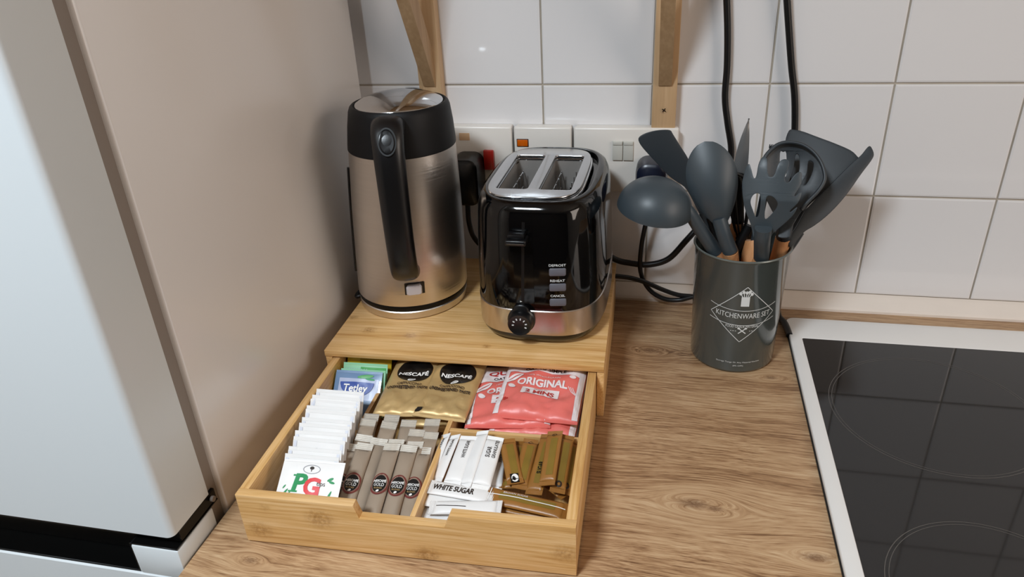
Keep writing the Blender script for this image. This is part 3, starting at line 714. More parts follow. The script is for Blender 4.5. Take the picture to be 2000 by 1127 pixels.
# --- gold cappuccino packets
def gold(label, u, v, z, rz, seed, full=True, tilt=4, roll=0):
    m = local_frame(u, v, z, math.radians(rz), math.radians(tilt), math.radians(roll))
    t = thing('cappuccino_packet', label, 'coffee packet', m, 'gold cappuccino packets')
    w_, l_ = .0595, .118
    sf = pillow(t, w_, l_, .012, .004, M['gold'], M['gold'], seed=seed, wr=.0042, nx=22, ny=34, name='foil_packet', pw=3.5)
    kw = dict(local=True)
    if full:
        disc(0.002, .0175, .0215, .0215, sf, M['inkblack'], t, e=.0007, clip=(-.028, .028, -1, 1), rings=10, n=40, **kw)
        text('NESCAFÉ', .002, .0122, .036, .0075, sf, M['inkwhite'], t, bold=.03, e=.0013, **kw)
        disc(.003, -.0022, .0047, .0024, sf, M['inkwhite'], t, e=.0015, rot=.45, name='printed_bean', **kw)
        stroke([(.0005, -.0034), (.003, -.0024), (.006, -.0010)], .0006, sf, M['inkbrown'], t, e=.0019, **kw)
        text('CAPPUCCINO', .002, -.0095, .029, .0040, sf, M['inkbrown'], t, bold=.02, e=.0018, **kw)
        text('UNSWEETENED TASTE', .001, -.0155, .048, .0050, sf, M['inkbrown'], t, bold=.04, e=.0018, **kw)
        disc(-.027 if seed > 70 else .027, -.0500, .006, .0035, sf, M['inkblack'], t, e=.0008, clip=(-.0292, .0292, -1, 1), name='printed_mark', **kw)
gold('gold cappuccino packet lowest in its pile, edge showing at the front', -.022, -.030, .036, -2, 55, full=False, tilt=2)
gold('gold cappuccino packet with black badge, left one of the two on top', -.0545, -.024, .0475, 2, 66, tilt=2, roll=-3)
gold('gold cappuccino packet with black badge, right one of the two on top', -.0035, -.0245, .0485, -1.5, 77, tilt=2, roll=3)

# --- oat sachets
def oats(label, u, v, z, rz, seed, tilt=0, roll=0, full=True, w_=.094, l_=.118):
    m = local_frame(u, v, z, math.radians(rz), math.radians(tilt), math.radians(roll))
    t = thing('oat_sachet', label, 'oat sachet', m, 'coral oat sachets')
    sf = pillow(t, w_, l_, .015, .003, M['coral'], M['coral'], seed=seed, wr=.0045, nx=26, ny=34, name='sachet', crimp=False, pw=5)
    kw = dict(local=True)
    for s in (-1, 1): patch(s*(w_/2-.0035)-.0032, s*(w_/2-.0035)+.0030, -l_/2+.004, l_/2-.004, sf, M['pinkwhite'], t, e=.0005, nx=3, ny=34, name='side_seam', **kw)
    if full:
        top = lambda u_: (.014+.0055*math.sin(PI*u_)-.001*(u_), l_/2-.004)
        patch(-w_/2+.003, w_/2-.003, 0, 0, sf, M['pinkwhite'], t, e=.0007, nx=22, ny=18, fn=top, **kw)
        text('QUAKER', 0, .0325, .062, .0095, sf, M['inkred'], t, bold=.03, e=.0012, **kw)
        text('OAT SO SIMPLE', 0, .0232, .048, .0048, sf, M['inkbrown'], t, bold=.02, e=.0012, **kw)
        text('100% WHOLEGRAIN', 0, .0100, .038, .0026, sf, M['pinkwhite'], t, e=.001, arc=-.001, **kw)
        text('ORIGINAL', 0, -.0015, .058, .0115, sf, M['pinkwhite'], t, bold=.035, e=.001, arc=-.001, **kw)
        patch(-.021, .021, -.0265, -.0120, sf, M['pinkwhite'], t, e=.0009, **kw)
        text('2 MINS', 0, -.0212, .032, .0076, sf, M['inkred'], t, bold=.035, e=.0014, **kw)
        text('READY IN', 0, -.0146, .014, .0018, sf, M['inkred'], t, e=.0014, **kw)
        disc(-.0335, .0040, .0130, .0037, sf, M['pinkwhite'], t, e=.001, rot=.85, name='printed_leaf', **kw)
        disc(-.0330, .0040, .0095, .0005, sf, M['inkred'], t, e=.0014, rot=.85, name='printed_leaf', **kw)
        disc(-.0335, -.0125, .0052, .0031, sf, M['pinkwhite'], t, e=.001, rot=-.7, name='printed_flake', **kw)
        disc(.0330, .0115, .0040, .0030, sf, M['pinkwhite'], t, e=.001, rot=-.3, name='printed_flake', **kw)
        for k in range(3): stroke([(.030+k*.0025, -.004-k*.001), (.0345+k*.002, -.0135-k*.001), (.040+k*.001, -.021)], .0007, sf, M['pinkwhite'], t, e=.001, **kw)
oats('lowest coral oat sachet, just above the drawer floor at the right', .099, -.035, .0160, 0, 81, full=False)
oats('coral oat sachet low in the pile, second from the bottom, towards the left', .066, -.033, .0245, 2, 82, full=False)
oats('coral oat sachet in the middle of the pile, under the top right one', .100, -.0300, .0335, -3, 83, full=False)
oats('coral oat sachet half hidden under the top one, its lettering cut off at the right', .0665, -.0225, .0395, 4, 84, roll=-2)
oats('topmost coral oat sachet at the right of the drawer, lettering fully readable', .1010, -.0150, .0480, -2.0, 85, tilt=2, w_=.094)

# --- sugar sticks
def stickp(kind, label, pt, pb, w_, zt, zb, roll=0, seed=0, T=.004, txt=None):
    m, L = frame2(pt, zt, pb, zb, math.radians(roll))
    wh = kind == 'white'
    t = thing('sugar_stick', label, 'sugar stick', m, ('white' if wh else 'brown')+' sugar sticks')
    A = M['paper'] if wh else M['brownfilm']
    sf = pillow(t, w_, L, T, .005, A, A, seed=seed*2.3+5, wr=.0010, nx=8, ny=20, name='paper_stick', pw=2.2)
    kw = dict(local=True)
    if wh:
        if txt == 'line': stroke([(-w_*.38, -L*.38), (-w_*.38, L*.05)], .0008, sf, M['inkbrown'], t, **kw)
        if txt in ('a', 'line'): text('WHITE SUGAR', w_*.12, L*.20, L*.36, w_*.22, sf, M['inkbrown'], t, rot=PI/2, bold=.02, **kw)
        if txt == 'b':
            text('GRANULATED', w_*.22, L*.24, L*.36, w_*.20, sf, M['inkbrown'], t, rot=PI/2, bold=.02, **kw); text('SUGAR', -w_*.12, L*.16, L*.2, w_*.26, sf, M['inkbrown'], t, rot=PI/2, bold=.02, **kw)
        if txt == 'c': text('WHITE SUGAR', 0, L*.10, L*.62, w_*.42, sf, M['inkbrown'], t, rot=-PI/2, bold=.03, **kw)
        if txt == 'd': stroke([(-w_*.1, -L*.40), (w_*.05, L*.02)], .0008, sf, M['inkbrown'], t, **kw)
        if txt == 'm':
            disc(-w_*.2, -L*.46, .0009, .0009, sf, M['inkbrown'], t, **kw)
            for k in range(5): stroke([(-w_*.45, -L*.45+k*.0026), (w_*.45, -L*.45+k*.0026)], .0003, sf, M['grey_ink'], t, **kw)
    else:
        patch(-w_*.14, w_*.30, -L*.34, L*.34, sf, M['olive'], t, nx=4, ny=16, **kw)
        if txt == 'logo':
            patch(-.0042, .0042, -L*.40-.0048, -L*.40+.0048, sf, M['inkblack'], t, e=.0008, nx=4, ny=4, name='printed_mark', **kw)
            disc(.0004, -L*.40, .0034, .0040, sf, M['inkwhite'], t, e=.0011, name='printed_mark', **kw); disc(-.0006, -L*.40-.0005, .0015, .0022, sf, M['inkblack'], t, e=.0014, name='printed_mark', rot=.4, **kw)
        if txt == 'swirl':
            stroke([(.0028*math.cos(a)*(1-a/9), L*.40+.0028*math.sin(a)*(1-a/9)) for a in [k*.5 for k in range(14)]], .0006, sf, M['inkbrown'], t, L=.001, **kw)
        if txt == 'dark': text('SUGAR', .001, -L*.1, L*.2, w_*.3, sf, M['inkblack'], t, rot=PI/2, bold=.03, e=.0008, **kw)
        if txt == 'long':
            stroke([(w_*.08, -L*.46), (w_*.08, L*.48)], .0009, sf, M['inkwhite'], t, e=.0008, **kw); text('BROWN SUGAR', w_*.28, L*.15, L*.3, w_*.12, sf, M['pinkwhite'], t, rot=-PI/2, e=.0008, **kw)
            stroke([(-w_*.45, L*.46), (w_*.45, L*.46)], .0009, sf, M['inkwhite'], t, e=.0009, **kw)
        if txt == 'spot': disc(0, -L*.38, .0030, .0034, sf, M['inkbrown'], t, e=.0008, inner=.5, name='printed_mark', **kw)
PT = [  # kind, label, top px, bottom px, width, z top, z bottom, roll, text
 ('white', 'white sugar stick lying crossways lowest at the front beside the notch', (806, 1000), (905, 1019), .020, .0280, .0300, 0, 'm'),
 ('white', 'white sugar stick lying crossways, pointing right in front of the brown ones', (980, 991), (838, 992), .0150, .0440, .0370, 8, 'd'),
 ('white', 'white sugar stick lying crossways under the lettered one', (822, 972), (948, 997), .0170, .0360, .0360, -4, None),
 ('white', 'white sugar stick lying crossways with bold black lettering', (835, 950), (965, 972), .0175, .0410, .0410, 0, 'c'),
 ('white', 'white sugar stick leaning against the left divider, first from the left', (872, 848), (838, 940), .0130, .0480, .0330, -35, 'line'),
 ('white', 'white sugar stick, second from the left, thin black line along it', (890, 850), (852, 944), .0140, .0500, .0370, -28, 'line'),
 ('white', 'white sugar stick, sixth from the left, half under its neighbour beside the brown ones', (978, 862), (966, 958), .0140, .0420, .0330, 10, 'a'),
 ('white', 'wide white sugar stick, third from the left', (917, 852), (882, 948), .0185, .0530, .0400, -6, 'a'),
 ('white', 'white sugar stick with raised pointed tip, fourth from the left', (944, 842), (908, 952), .0140, .0560, .0420, -22, None),
 ('white', 'white sugar stick with two lines of lettering, fifth from the left', (968, 853), (938, 955), .0180, .0550, .0430, 6, 'b'),
 ('brown', 'brown sugar stick lying crossways underneath at the front right', (955, 985), (1100, 1008), .0160, .0330, .0300, 0, None),
 ('brown', 'brown sugar stick lying crossways with a white line at the front right', (950, 966), (1110, 1001), .0185, .0410, .0390, -8, 'long'),
 ('brown', 'short brown sugar stick end poking out low between the white and brown sticks', (1022, 945), (975, 945), .0130, .0330, .0330, 0, None),
 ('brown', 'brown sugar stick crossing low under the tall ones at the right', (1050, 928), (1105, 970), .0130, .0330, .0310, 0, None),
 ('brown', 'brown sugar stick behind the badge one, leaning right', (1012, 862), (1030, 955), .0140, .0430, .0330, 12, None),
 ('brown', 'brown sugar stick with a black and white badge near its foot, leftmost', (990, 858), (1007, 945), .0165, .0520, .0410, 0, 'logo'),
 ('brown', 'brown sugar stick with a swirl mark, third from the left', (1038, 858), (1014, 955), .0155, .0490, .0370, 6, 'swirl'),
 ('brown', 'brown sugar stick with dark lettering, fourth from the left', (1073, 848), (1042, 966), .0170, .0520, .0370, -10, 'dark'),
 ('brown', 'brown sugar stick at the far right against the drawer side', (1118, 858), (1102, 965), .0140, .0440, .0340, 25, 'spot'),
 ('brown', 'tall brown sugar stick with olive band, second from the right', (1108, 850), (1088, 962), .0150, .0540, .0410, 10, 'spot'),
 ('brown', 'tall brown sugar stick with olive band on top of the pile, third from the right', (1085, 842), (1068, 948), .0160, .0600, .0470, -12, 'swirl'),
]
for i, (k, lb, a, b, w_, za, zb_, rl, tx) in enumerate(PT): stickp(k, lb, a, b, w_, za, zb_, rl, i, T=.0045, txt=tx)

# ------------------------------------------------------------------ kettle
KC = Vector((-.1517, -.172, 0)); SHX = .041
def kc(z): return Vector((KC.x+SHX*(z-.2), KC.y, z))
kt = thing('kettle', 'brushed steel electric kettle with black collar and handle on the bamboo box', 'kettle', loc=(KC.x, KC.y, .072))
def kl(name, prof, m, **kw): return lathe(name, prof, (KC.x, KC.y, 0), m, kt, shx=SHX, z0=.2, **kw)
kl('power_base', [(.069, .0725), (.0722, .0735), (.0728, .0825), (.0715, .0840)], M['steel'], caps=(True, True))
kl('base_ring', [(.0705, .0835), (.0726, .0845), (.0738, .0900), (.0732, .0918)], M['recess'], caps=(True, True))
kl('body', [(.0722, .0910), (.0738, .0925), (.0738, .097), (.0728, .14), (.0705, .21), (.0664, .2850)], M['steel'], caps=(True, True))
kl('collar', [(.0664, .2835), (.0672, .2848), (.0668, .290), (.0645, .312), (.0617, .330), (.0600, .3345), (.0578, .3366), (.0560, .3368), (.0548, .3352), (.0540, .333)], M['matblack'], caps=(True, True))
kl('lid', [(.0545, .3335), (.0540, .3362), (.0525, .3378), (.045, .3415), (.034, .3452), (.022, .3478), (.010, .3490), (.0005, .3492)], M['chrome'], caps=(False, True), angle=60)
lc = kc(.3465)
disc(0, 0, .0115, .0060, lambda s, t, e: Vector((lc.x+.010+s, lc.y+.030+t, .3445-t*.28-s*.05+e)), M['matblack'], kt, e=.0018, name='lid_release')
hd = Vector((.28, -.96, 0)).normalized(); hs = Vector((-hd.y, hd.x, 0))
def hp(r, z): return kc(z)+hd*r+hs*(-.001-.008*max(0, min(1, (z-.12)/.2)))
hpts = [hp(.052, .318), hp(.068, .325), hp(.082, .320), hp(.0905, .305), hp(.095, .28), hp(.0975, .24), hp(.0985, .215), hp(.0975, .19), hp(.094, .166), hp(.086, .150), hp(.074, .143), hp(.062, .143)]
PP = smoothpath(hpts, 6)
def hrings():
    rings = []; n = 24
    for i, p in enumerate(PP):
        d = (PP[min(i+1, len(PP)-1)]-PP[max(i-1, 0)]).normalized(); s = Vector((-hd.y, hd.x, 0)); nrm = d.cross(s).normalized()
        f = i/(len(PP)-1); wv = .0205-.003*f-(.002*math.sin(PI*f)); dv = .0115
        rings.append([p+s*wv*math.copysign(abs(math.cos(a))**.7, math.cos(a))+nrm*dv*math.copysign(abs(math.sin(a))**.8, math.sin(a)) for a in [2*PI*k/n for k in range(n)]])
    return rings
bm = bmesh.new(); ringloft(bm, hrings()); setmesh('handle', bm, M['black'], kt, angle=70)
# release button in the top of the handle
bc = hp(.0875, .3095); bn = (hd+Vector((0, 0, .50))).normalized(); bt = hs; bu = bn.cross(bt).normalized()
if bu.z < 0: bu = -bu
bsurf = lambda s, t, e: bc+bt*s+bu*t+bn*(e+.0085)
disc(0, 0, .0105, .0160, bsurf, M['recess'], kt, inner=.88, e=.0040, name='button_surround', rings=1)
bm = bmesh.new()
ringloft(bm, [[bsurf(a_*f*math.cos(x), b_*f*math.sin(x), e) for x in [2*PI*k/32 for k in range(32)]] for a_, b_, f, e in ((.0085, .0135, 1, -.004), (.0085, .0135, 1, .0036), (.0085, .0135, .9, .0044), (.0085, .0135, .45, .0038))])
setmesh('lid_button', bm, M['matblack'], kt)
# on/off rocker
ang0 = math.atan2(-.99, .06)+.32
def ksurf(s, t, e):
    z = .1175+t; a = ang0+s/.073; c = kc(z); r = .0735+e
    return Vector((c.x+r*math.cos(a), c.y+r*math.sin(a), z))
patch(-.0125, .0125, -.0080, .0080, ksurf, M['black'], kt, e=.0006, name='switch_recess')
bm = bmesh.new(); g = rrect(-.0100, .0085, -.0072, .0068, .003)
ringloft(bm, [[ksurf(x, y, e) for x, y in g] for e in (.0, .0045)]+[[ksurf(x*.85, y*.8, .0060) for x, y in g]])
setmesh('power_switch', bm, M['clear'], kt)
tube('gauge_strip', [kc(z)+Vector((-.9, -.43, 0)).normalized()*(r+.0006) for z, r in ((.12, .0733), (.17, .0719), (.22, .0700), (.262, .0678))], .0022, M['blackgloss'], kt)
tube('cable', [kc(.079)+Vector((-.066, -.024, -.0)), kc(.079)+Vector((-.073, -.027, -.0015)), kc(.079)+Vector((-.076, -.012, -.0025)), kc(.079)+Vector((-.0715, .03, -.0025)), kc(.079)+Vector((-.055, .068, -.003))], .0028, M['cable'], kt)

# ------------------------------------------------------------------ toaster
TC = Vector((.0315, -.165, 0)); TN = 3.4
ts = thing('toaster', 'glossy black two-slot toaster with a steel band, right of the kettle on the bamboo box', 'toaster', loc=(TC.x, TC.y, .072))
def sel(a, b, z, n=96, p=TN, dx=0):
    out = []
    for k in range(n):
        t = 2*PI*k/n; c_, s_ = math.cos(t), math.sin(t)
        out.append(Vector((TC.x+dx+a*math.copysign(abs(c_)**(2/p), c_), TC.y+b*math.copysign(abs(s_)**(2/p), s_), z)))
    return out
def tloft(name, lv, m, capA=True, capB=True, angle=40):
    bm = bmesh.new(); ringloft(bm, [sel(*l) for l in lv], capA, capB); return setmesh(name, bm, m, ts, angle=angle)
tloft('plinth', [(.0695, .108, .0735), (.0745, .1135, .0775), (.0775, .1175, .0835), (.0782, .1185, .0880)], M['blackgloss'])
tloft('steel_band', [(.0782, .1185, .0875), (.0792, .1196, .0885), (.0793, .1197, .1200), (.0783, .1187, .1210)], M['steelband'])
tloft('body', [(.0783, .1186, .1205), (.0787, .1190, .124), (.0783, .1186, .15), (.0768, .1168, .20), (.0752, .1145, .228), (.0735, .1125, .238), (.0705, .1092, .2455), (.0660, .1045, .2492), (.0625, .1005, .2500), (.0605, .0985, .2492), (.0600, .0980, .2420), (.0520, .0900, .2405)], M['blackgloss'], True, False, angle=60)
TT = Matrix.Translation((TC.x-.0055, TC.y, .2440))
outer = [(p.x-TC.x, p.y-TC.y) for p in sel(.0560, .0925, 0, 64, 4.2)]
sl1 = rrect(-.0430, -.0060, -.066, .062, .004); sl2 = rrect(.0075, .0445, -.066, .062, .004)
plate('slot_surround', [outer, sl1[::-1], sl2[::-1]], .004, M['chromesat'], ts, TT @ Matrix.Translation((0, 0, .0052)), bev=.0014)
outer2 = [(x*1.03, y*1.02) for x, y in outer]
plate('slot_seat', [outer2, sl1[::-1], sl2[::-1]], .0030, M['chrome'], ts, TT @ Matrix.Translation((0, 0, .0012)), bev=.0008)
for sx0, sx1 in ((-.0430, -.0060), (.0075, .0445)):
    bm = bmesh.new(); ox = TC.x-.0055; oy = TC.y
    x0, x1, y0, y1, z0, z1 = ox+sx0-.001, ox+sx1+.001, oy-.067, oy+.063, .125, .2455
    V = [bm.verts.new(p) for p in ((x0, y0, z0), (x1, y0, z0), (x1, y1, z0), (x0, y1, z0), (x0, y0, z1), (x1, y0, z1), (x1, y1, z1), (x0, y1, z1))]
    for f in ((0, 1, 2, 3), (0, 1, 5, 4), (1, 2, 6, 5), (2, 3, 7, 6), (3, 0, 4, 7)): bm.faces.new([V[i] for i in f])
    setmesh('slot_well', bm, M['wellsteel'], ts, smooth=False)
    bm = bmesh.new()
    for side in (x0+.008, x1-.008):
        for k in range(6):
            y = y0+.012+k*.021; ringloft(bm, tuberings([(side, y, z0+.002), (side+(.002 if side < (x0+x1)/2 else -.002), y, z1-.012)], .0007, 6))
        for z in (.150, .180, .210, .229): ringloft(bm, tuberings([(side, y0+.004, z), (side, y1-.004, z)], .0007, 6))
    setmesh('wire_guide', bm, M['chromesat'], ts)
    box('latch_hole', (x0+x1)/2-.001, (x0+x1)/2+.010, y1-.0012, y1-.0002, .2000, .2075, M['inkblack'], ts, bev=0)
    box('bread_lifter', (x0+x1)/2-.004, (x0+x1)/2+.004, y0+.005, y1-.005, .150, .1515, M['chromesat'], ts, bev=0)
# fittings on the front face
def tprof(z):
    lv = [(.0792, .1196, .0885), (.0793, .1197, .1205), (.0787, .1190, .124), (.0783, .1186, .15), (.0768, .1168, .20), (.0752, .1145, .228), (.0735, .1125, .238), (.0705, .1092, .2455)]
    for a, b in zip(lv[:-1], lv[1:]):
        if z <= b[2]:
            f = max(0, (z-a[2])/(b[2]-a[2])); return a[0]+(b[0]-a[0])*f, a[1]+(b[1]-a[1])*f
    return lv[-1][:2]
def tsurf(s, t, e):
    a, b = tprof(t); q = max(0, 1-(abs(s-TC.x)/a)**TN)**(1/TN)
    return Vector((s, TC.y-b*q-e, t))
stroke([(.0205, .1265), (.0245, .2300)], .0034, tsurf, M['inkblack'], ts, e=.0005, name='lever_slot', L=.006)
patch(.0040, .0345, .1300, .2330, tsurf, M['blackgloss'], ts, e=.0003, name='lever_panel')
bm = bmesh.new()
for r_ in (0,):
    addbox(bm, .0065, .0300, -.2985, -.2790, .2085, .2150, .0018, 3, M=None)
    addbox(bm, .0085, .0275, -.2935, -.2810, .2150, .2200, .0015, 2)
setmesh('lever', bm, M['black'], ts)
box('lever_highlight_strip', .0085, .0280, -.2989, -.2984, .2108, .2118, M['chromesat'], ts, bev=0)
for z, tx in ((.1716, 'DEFROST'), (.1526, 'REHEAT'), (.1335, 'CANCEL')):
    bm = bmesh.new(); g = rrect(.0525, .0712, z-.0046, z+.0046, .002)
    ringloft(bm, [[tsurf(x, y, e) for x, y in g] for e in (-.001, .0014)]+[[tsurf(.06185+(x-.06185)*.93, z+(y-z)*.85, .0020) for x, y in g]])
    setmesh('button', bm, M['button'], ts)
    text(tx, .0617, z+.0082, .0190 if len(tx) > 6 else .0165, .0029, tsurf, M['print'], ts, bold=.012, e=.0005)
KN = Vector((.0185, tsurf(.0185, .105, 0).y, .1085))
bm = bmesh.new(); g = rrect(-.0095, .0095, -.0140, .0205, .008)
ringloft(bm, [[Vector((KN.x+x, KN.y+.003-e, KN.z+y)) for x, y in g] for e in (0, .0055)]+[[Vector((KN.x+x*.85, KN.y+.003-.0068, KN.z+y*.92)) for x, y in g]])
setmesh('dial_housing', bm, M['black'], ts)
KM = Matrix.Translation(KN) @ Matrix.Rotation(PI/2, 4, 'X')
lathe('knob', [(.0165, -.002), (.0165, .002), (.0150, .0035), (.0143, .0125), (.0132, .0143), (.0120, .0140), (.0108, .0132), (.0001, .0130)], None, M['black'], ts, n=40, M=KM, caps=(True, True))
bm = bmesh.new()
for k in range(7):
    a = -.6+PI*(-.1+1.15*k/6)+.5
    T = KM @ Matrix.Translation((.0078*math.cos(a), .0078*math.sin(a), .0134)) @ Matrix.Rotation(a, 4, 'Z')
    addbox(bm, -.0012, .0012, -.0006, .0006, -.0003, .0003, M=T)
setmesh('dial_marks', bm, M['print'], ts)
disc(KN.x, .1325, .0018, .0012, tsurf, M['print'], ts, e=.0006, name='dial_pointer', n=3)

# ------------------------------------------------------------------ utensil pot
PC = Vector((.2716, -.1481, 0))
pot = thing('utensil_pot', 'grey-green metal utensil pot with white printed diamond badge, standing on the worktop', 'pot', loc=PC)
lathe('pot_wall', [(.0500, .0008), (.0520, .0016), (.0526, .004), (.0566, .1540), (.0578, .1560), (.0582, .1575), (.0574, .1588), (.0562, .1580), (.0553, .1560), (.0512, .004), (.0001, .0038)], PC, M['pot'], pot, n=96, caps=(True, True), angle=60)
bm = bmesh.new()
rg = []
for k in range(96):
    a = 2*PI*k/96; c0 = PC+Vector((.0575*math.cos(a), .0575*math.sin(a), .1578)); rr_ = Vector((math.cos(a), math.sin(a), 0))
    rg.append([c0+rr_*.0014*math.cos(b)+Vector((0, 0, .0014*math.sin(b))) for b in [2*PI*j/8 for j in range(8)]])
ringloft(bm, rg, closed=True); setmesh('pot_rim', bm, M['potrim'], pot)
def psurf(s, t, e):
    a = math.radians(-85)+s/.0545; r = .0526+(.0566-.0526)*max(0, t-.004)/.15+e+.0001
    return Vector((PC.x+r*math.cos(a), PC.y+r*math.sin(a), t))
D2 = lambda d: math.radians(d+85)*.0545
KP = dict(e=.0003, L=.003)
stroke([(D2(-84), .1250), (D2(-127), .0860), (D2(-87), .0478), (D2(-44), .0862)], .0008, psurf, M['print'], pot, closed=True, **KP)
for zc, sp in ((.0985, .0410), (.0780, .0410)):
    stroke([(x, zc-.0075+.0065*(x/sp)**2+.001) for x in [-sp+2*sp*k/16 for k in range(17)]], .0007, psurf, M['print'], pot, **KP)
text('KITCHENWARE SET', 0, .0848, .0660, .0070, psurf, M['print'], pot, e=.0003, L=.003, arc=.0022)
text('FOOD GRADE MATERIAL', .000, .0700, .0400, .0036, psurf, M['print'], pot, e=.0003, L=.003)
stroke([(-.0045, .0600), (.0045, .0675)], .0013, psurf, M['print'], pot, **KP); stroke([(.0045, .0600), (-.0045, .0675)], .0013, psurf, M['print'], pot, **KP)
for s in (-1, 1):
    disc(s*.0042, .0672, .0016, .0013, psurf, M['print'], pot)
    for k in range(3): stroke([(s*(.0085+k*.0028), .0635), (s*(.0085+k*.0028)+.0016, .0635)], .0007, psurf, M['print'], pot, **KP)
patch(-.0048, .0048, .0995, .1105, psurf, M['print'], pot, nx=4, ny=3, fn=lambda u: (.0985, .1115))
for dx, hh in ((-.0062, .1160), (-.0028, .1180), (.0008, .1175), (.0040, .1185), (.0066, .1155)):
    stroke([(dx*.5, .1105), (dx, hh)], .0009, psurf, M['print'], pot, **KP); disc(dx, hh, .0018, .0022, psurf, M['print'], pot, n=12, rings=2)
text('Storage Tongs Or Any Material Kitchen', .000, .0165, .0560, .0026, psurf, M['print'], pot, e=.0003, L=.003)
text('(8% OFF)', .000, .0115, .0130, .0024, psurf, M['print'], pot, e=.0003, L=.003)

# ------------------------------------------------------------------ utensils
def uten(name, label, foot, rim, cat='utensil'):
    return thing(name, label, cat, loc=foot)
def inpot(ang, r=.03, z=.02): return PC+Vector((r*math.cos(ang), r*math.sin(ang), z))
def handle(t, foot, neck, r=.0085, m=None, name='handle'):
    return tube(name, [foot, foot*.5+neck*.5, neck], lambda f: r*(.85+.15*f), m or M['beech'], t, n=16, sm=3)
def basis(N, T, nhint):
    y = (T-N); L = y.length; y.normalize(); z = (Vector(nhint)-y*y.dot(Vector(nhint))).normalized(); x = y.cross(z)
    return x, y, z, L
def blade(t, N, T, nh, prof, bulge, thick, m, name='head', nx=24, ny=40, hole=None, bend=None):
    """prof(t)->half width, bulge(s,t)->offset along the face normal"""
    x, y, z, L = basis(Vector(N), Vector(T), nh)
    bm = bmesh.new()
    def pt(s, f):
        hw = prof(f); off = bulge(s, f); b = bend(f) if bend else 0
        return Vector(N)+y*(L*f)+x*(hw*s+b)+z*off
    g = [[bm.verts.new(pt(-1+2*i/nx, j/ny)) for j in range(ny+1)] for i in range(nx+1)]
    for i in range(nx):
        for j in range(ny):
            s = -1+2*(i+.5)/nx; f = (j+.5)/ny
            if hole and hole(s, f, s*prof(f)): continue
            bm.faces.new((g[i][j], g[i+1][j], g[i+1][j+1], g[i][j+1]))
    for v in [v for v in bm.verts if not v.link_faces]: bm.verts.remove(v)
    # thickness by hand so the mesh is final
    bmesh.ops.recalc_face_normals(bm, faces=bm.faces[:])
    if sum((f.normal.dot(z) for f in bm.faces)) < 0: bmesh.ops.reverse_faces(bm, faces=bm.faces[:])
    bm.normal_update()
    r = bmesh.ops.solidify(bm, geom=bm.faces[:], thickness=thick)
    return setmesh(name, bm, m, t, angle=60)
toC = (CAM-PC).normalized()
def shaped(t, O, nrm, outs, conv, thick, m, bulge, name='head', L=.005, bev=.0006):
    """plate with a shaped outline and real holes, dished by bulge(x, y); outlines lie in the plane through O"""
    O = Vector(O); z = Vector(nrm).normalized(); x = (Vector((1, 0, 0))-z*z.x).normalized(); y = z.cross(x)
    sx, ox, oy = conv; sp = []
    for k, o in enumerate(outs):
        pts = []
        for p in o:
            d = ray((ox+p[0]/sx, oy+p[1]/sx)); h = CAM+d*((O-CAM).dot(z)/d.dot(z))-O; pts.append(Vector((h.dot(x), h.dot(y), 0)))
        q = pts+[pts[0], pts[1], pts[2]]; sm = smoothpath([pts[-1]]+q, 3)[3:3+3*len(pts)]
        sp.append([(v.x, v.y) for v in sm])
    def area_(s): return sum(a[0]*b[1]-b[0]*a[1] for a, b in zip(s, s[1:]+s[:1]))
    sp = [s if (area_(s) > 0) == (i == 0) else s[::-1] for i, s in enumerate(sp)]
    o = plate(name, sp, thick, m, t, bev=bev, local=True); o.matrix_parent_inverse = W(t).inverted()
    bm = bmesh.new(); bm.from_mesh(o.data); bmesh.ops.triangulate(bm, faces=bm.faces[:]); spread(bm, L, 5)
    F = Matrix.Translation(O) @ Matrix((x, y, z)).transposed().to_4x4()
    for v in bm.verts: v.co = F @ (v.co+Vector((0, 0, bulge(v.co.x, v.co.y))))
    for f in bm.faces: f.smooth = True
    bm.to_mesh(o.data); bm.free(); return o
ZA = (3.635, 1180, 220); ZB_ = (3.887, 1190, 230); ZC = (3.884, 1460, 230)
def ovoid(w_, p0=.12, base=.0085):
    def f(t):
        if t < p0: return base
        u = (t-p0)/(1-p0); return max(base*(1-u)**3*1.0+w_*math.sin(PI*min(1, u**.80))**.62, .0006) if u < 1 else .0006
    return f
# ladle
lt = uten('ladle', 'grey silicone ladle with its round bowl at the far left of the pot', inpot(.2, .02), None)
nk = hit((1398, 492), 1, -.176); handle(lt, inpot(.2, .022), nk, .0085)
lb = hit((1340, 408), 1, -.195)
tube('neck', [nk, nk*.5+lb*.5, lb, hit((1312, 395), 1, -.190)], lambda f: .0088-.002*f, M['silicone'], lt, n=16, sm=6)
lcn = hit((1279, 403), 1, -.190)
LX = Vector((1, 0, -.16)).normalized(); LZ = Vector((0, -.16, .98)); LZ = (LZ-LX*LX.dot(LZ)).normalized(); LY = LZ.cross(LX)
LM = Matrix.Translation(lcn) @ Matrix((LX, LY, LZ)).transposed().to_4x4() @ Matrix.Diagonal((1.04, .95, .90, 1))
pr = [(.0425*math.cos(a), .0425*math.sin(a)-.004) for a in [k*PI/2/14 for k in range(15)]]
prof_ = [(.0400*math.cos(a)+.0001, .0400*math.sin(a)-.004) for a in [k*PI/2/14 for k in range(14, -1, -1)]]
lathe('bowl', [(max(r, .0002), z) for r, z in pr[::-1]]+[(max(r, .0002), z) for r, z in prof_[::-1]], None, M['silicone'], lt, n=48, M=LM, caps=(True, True), angle=60)
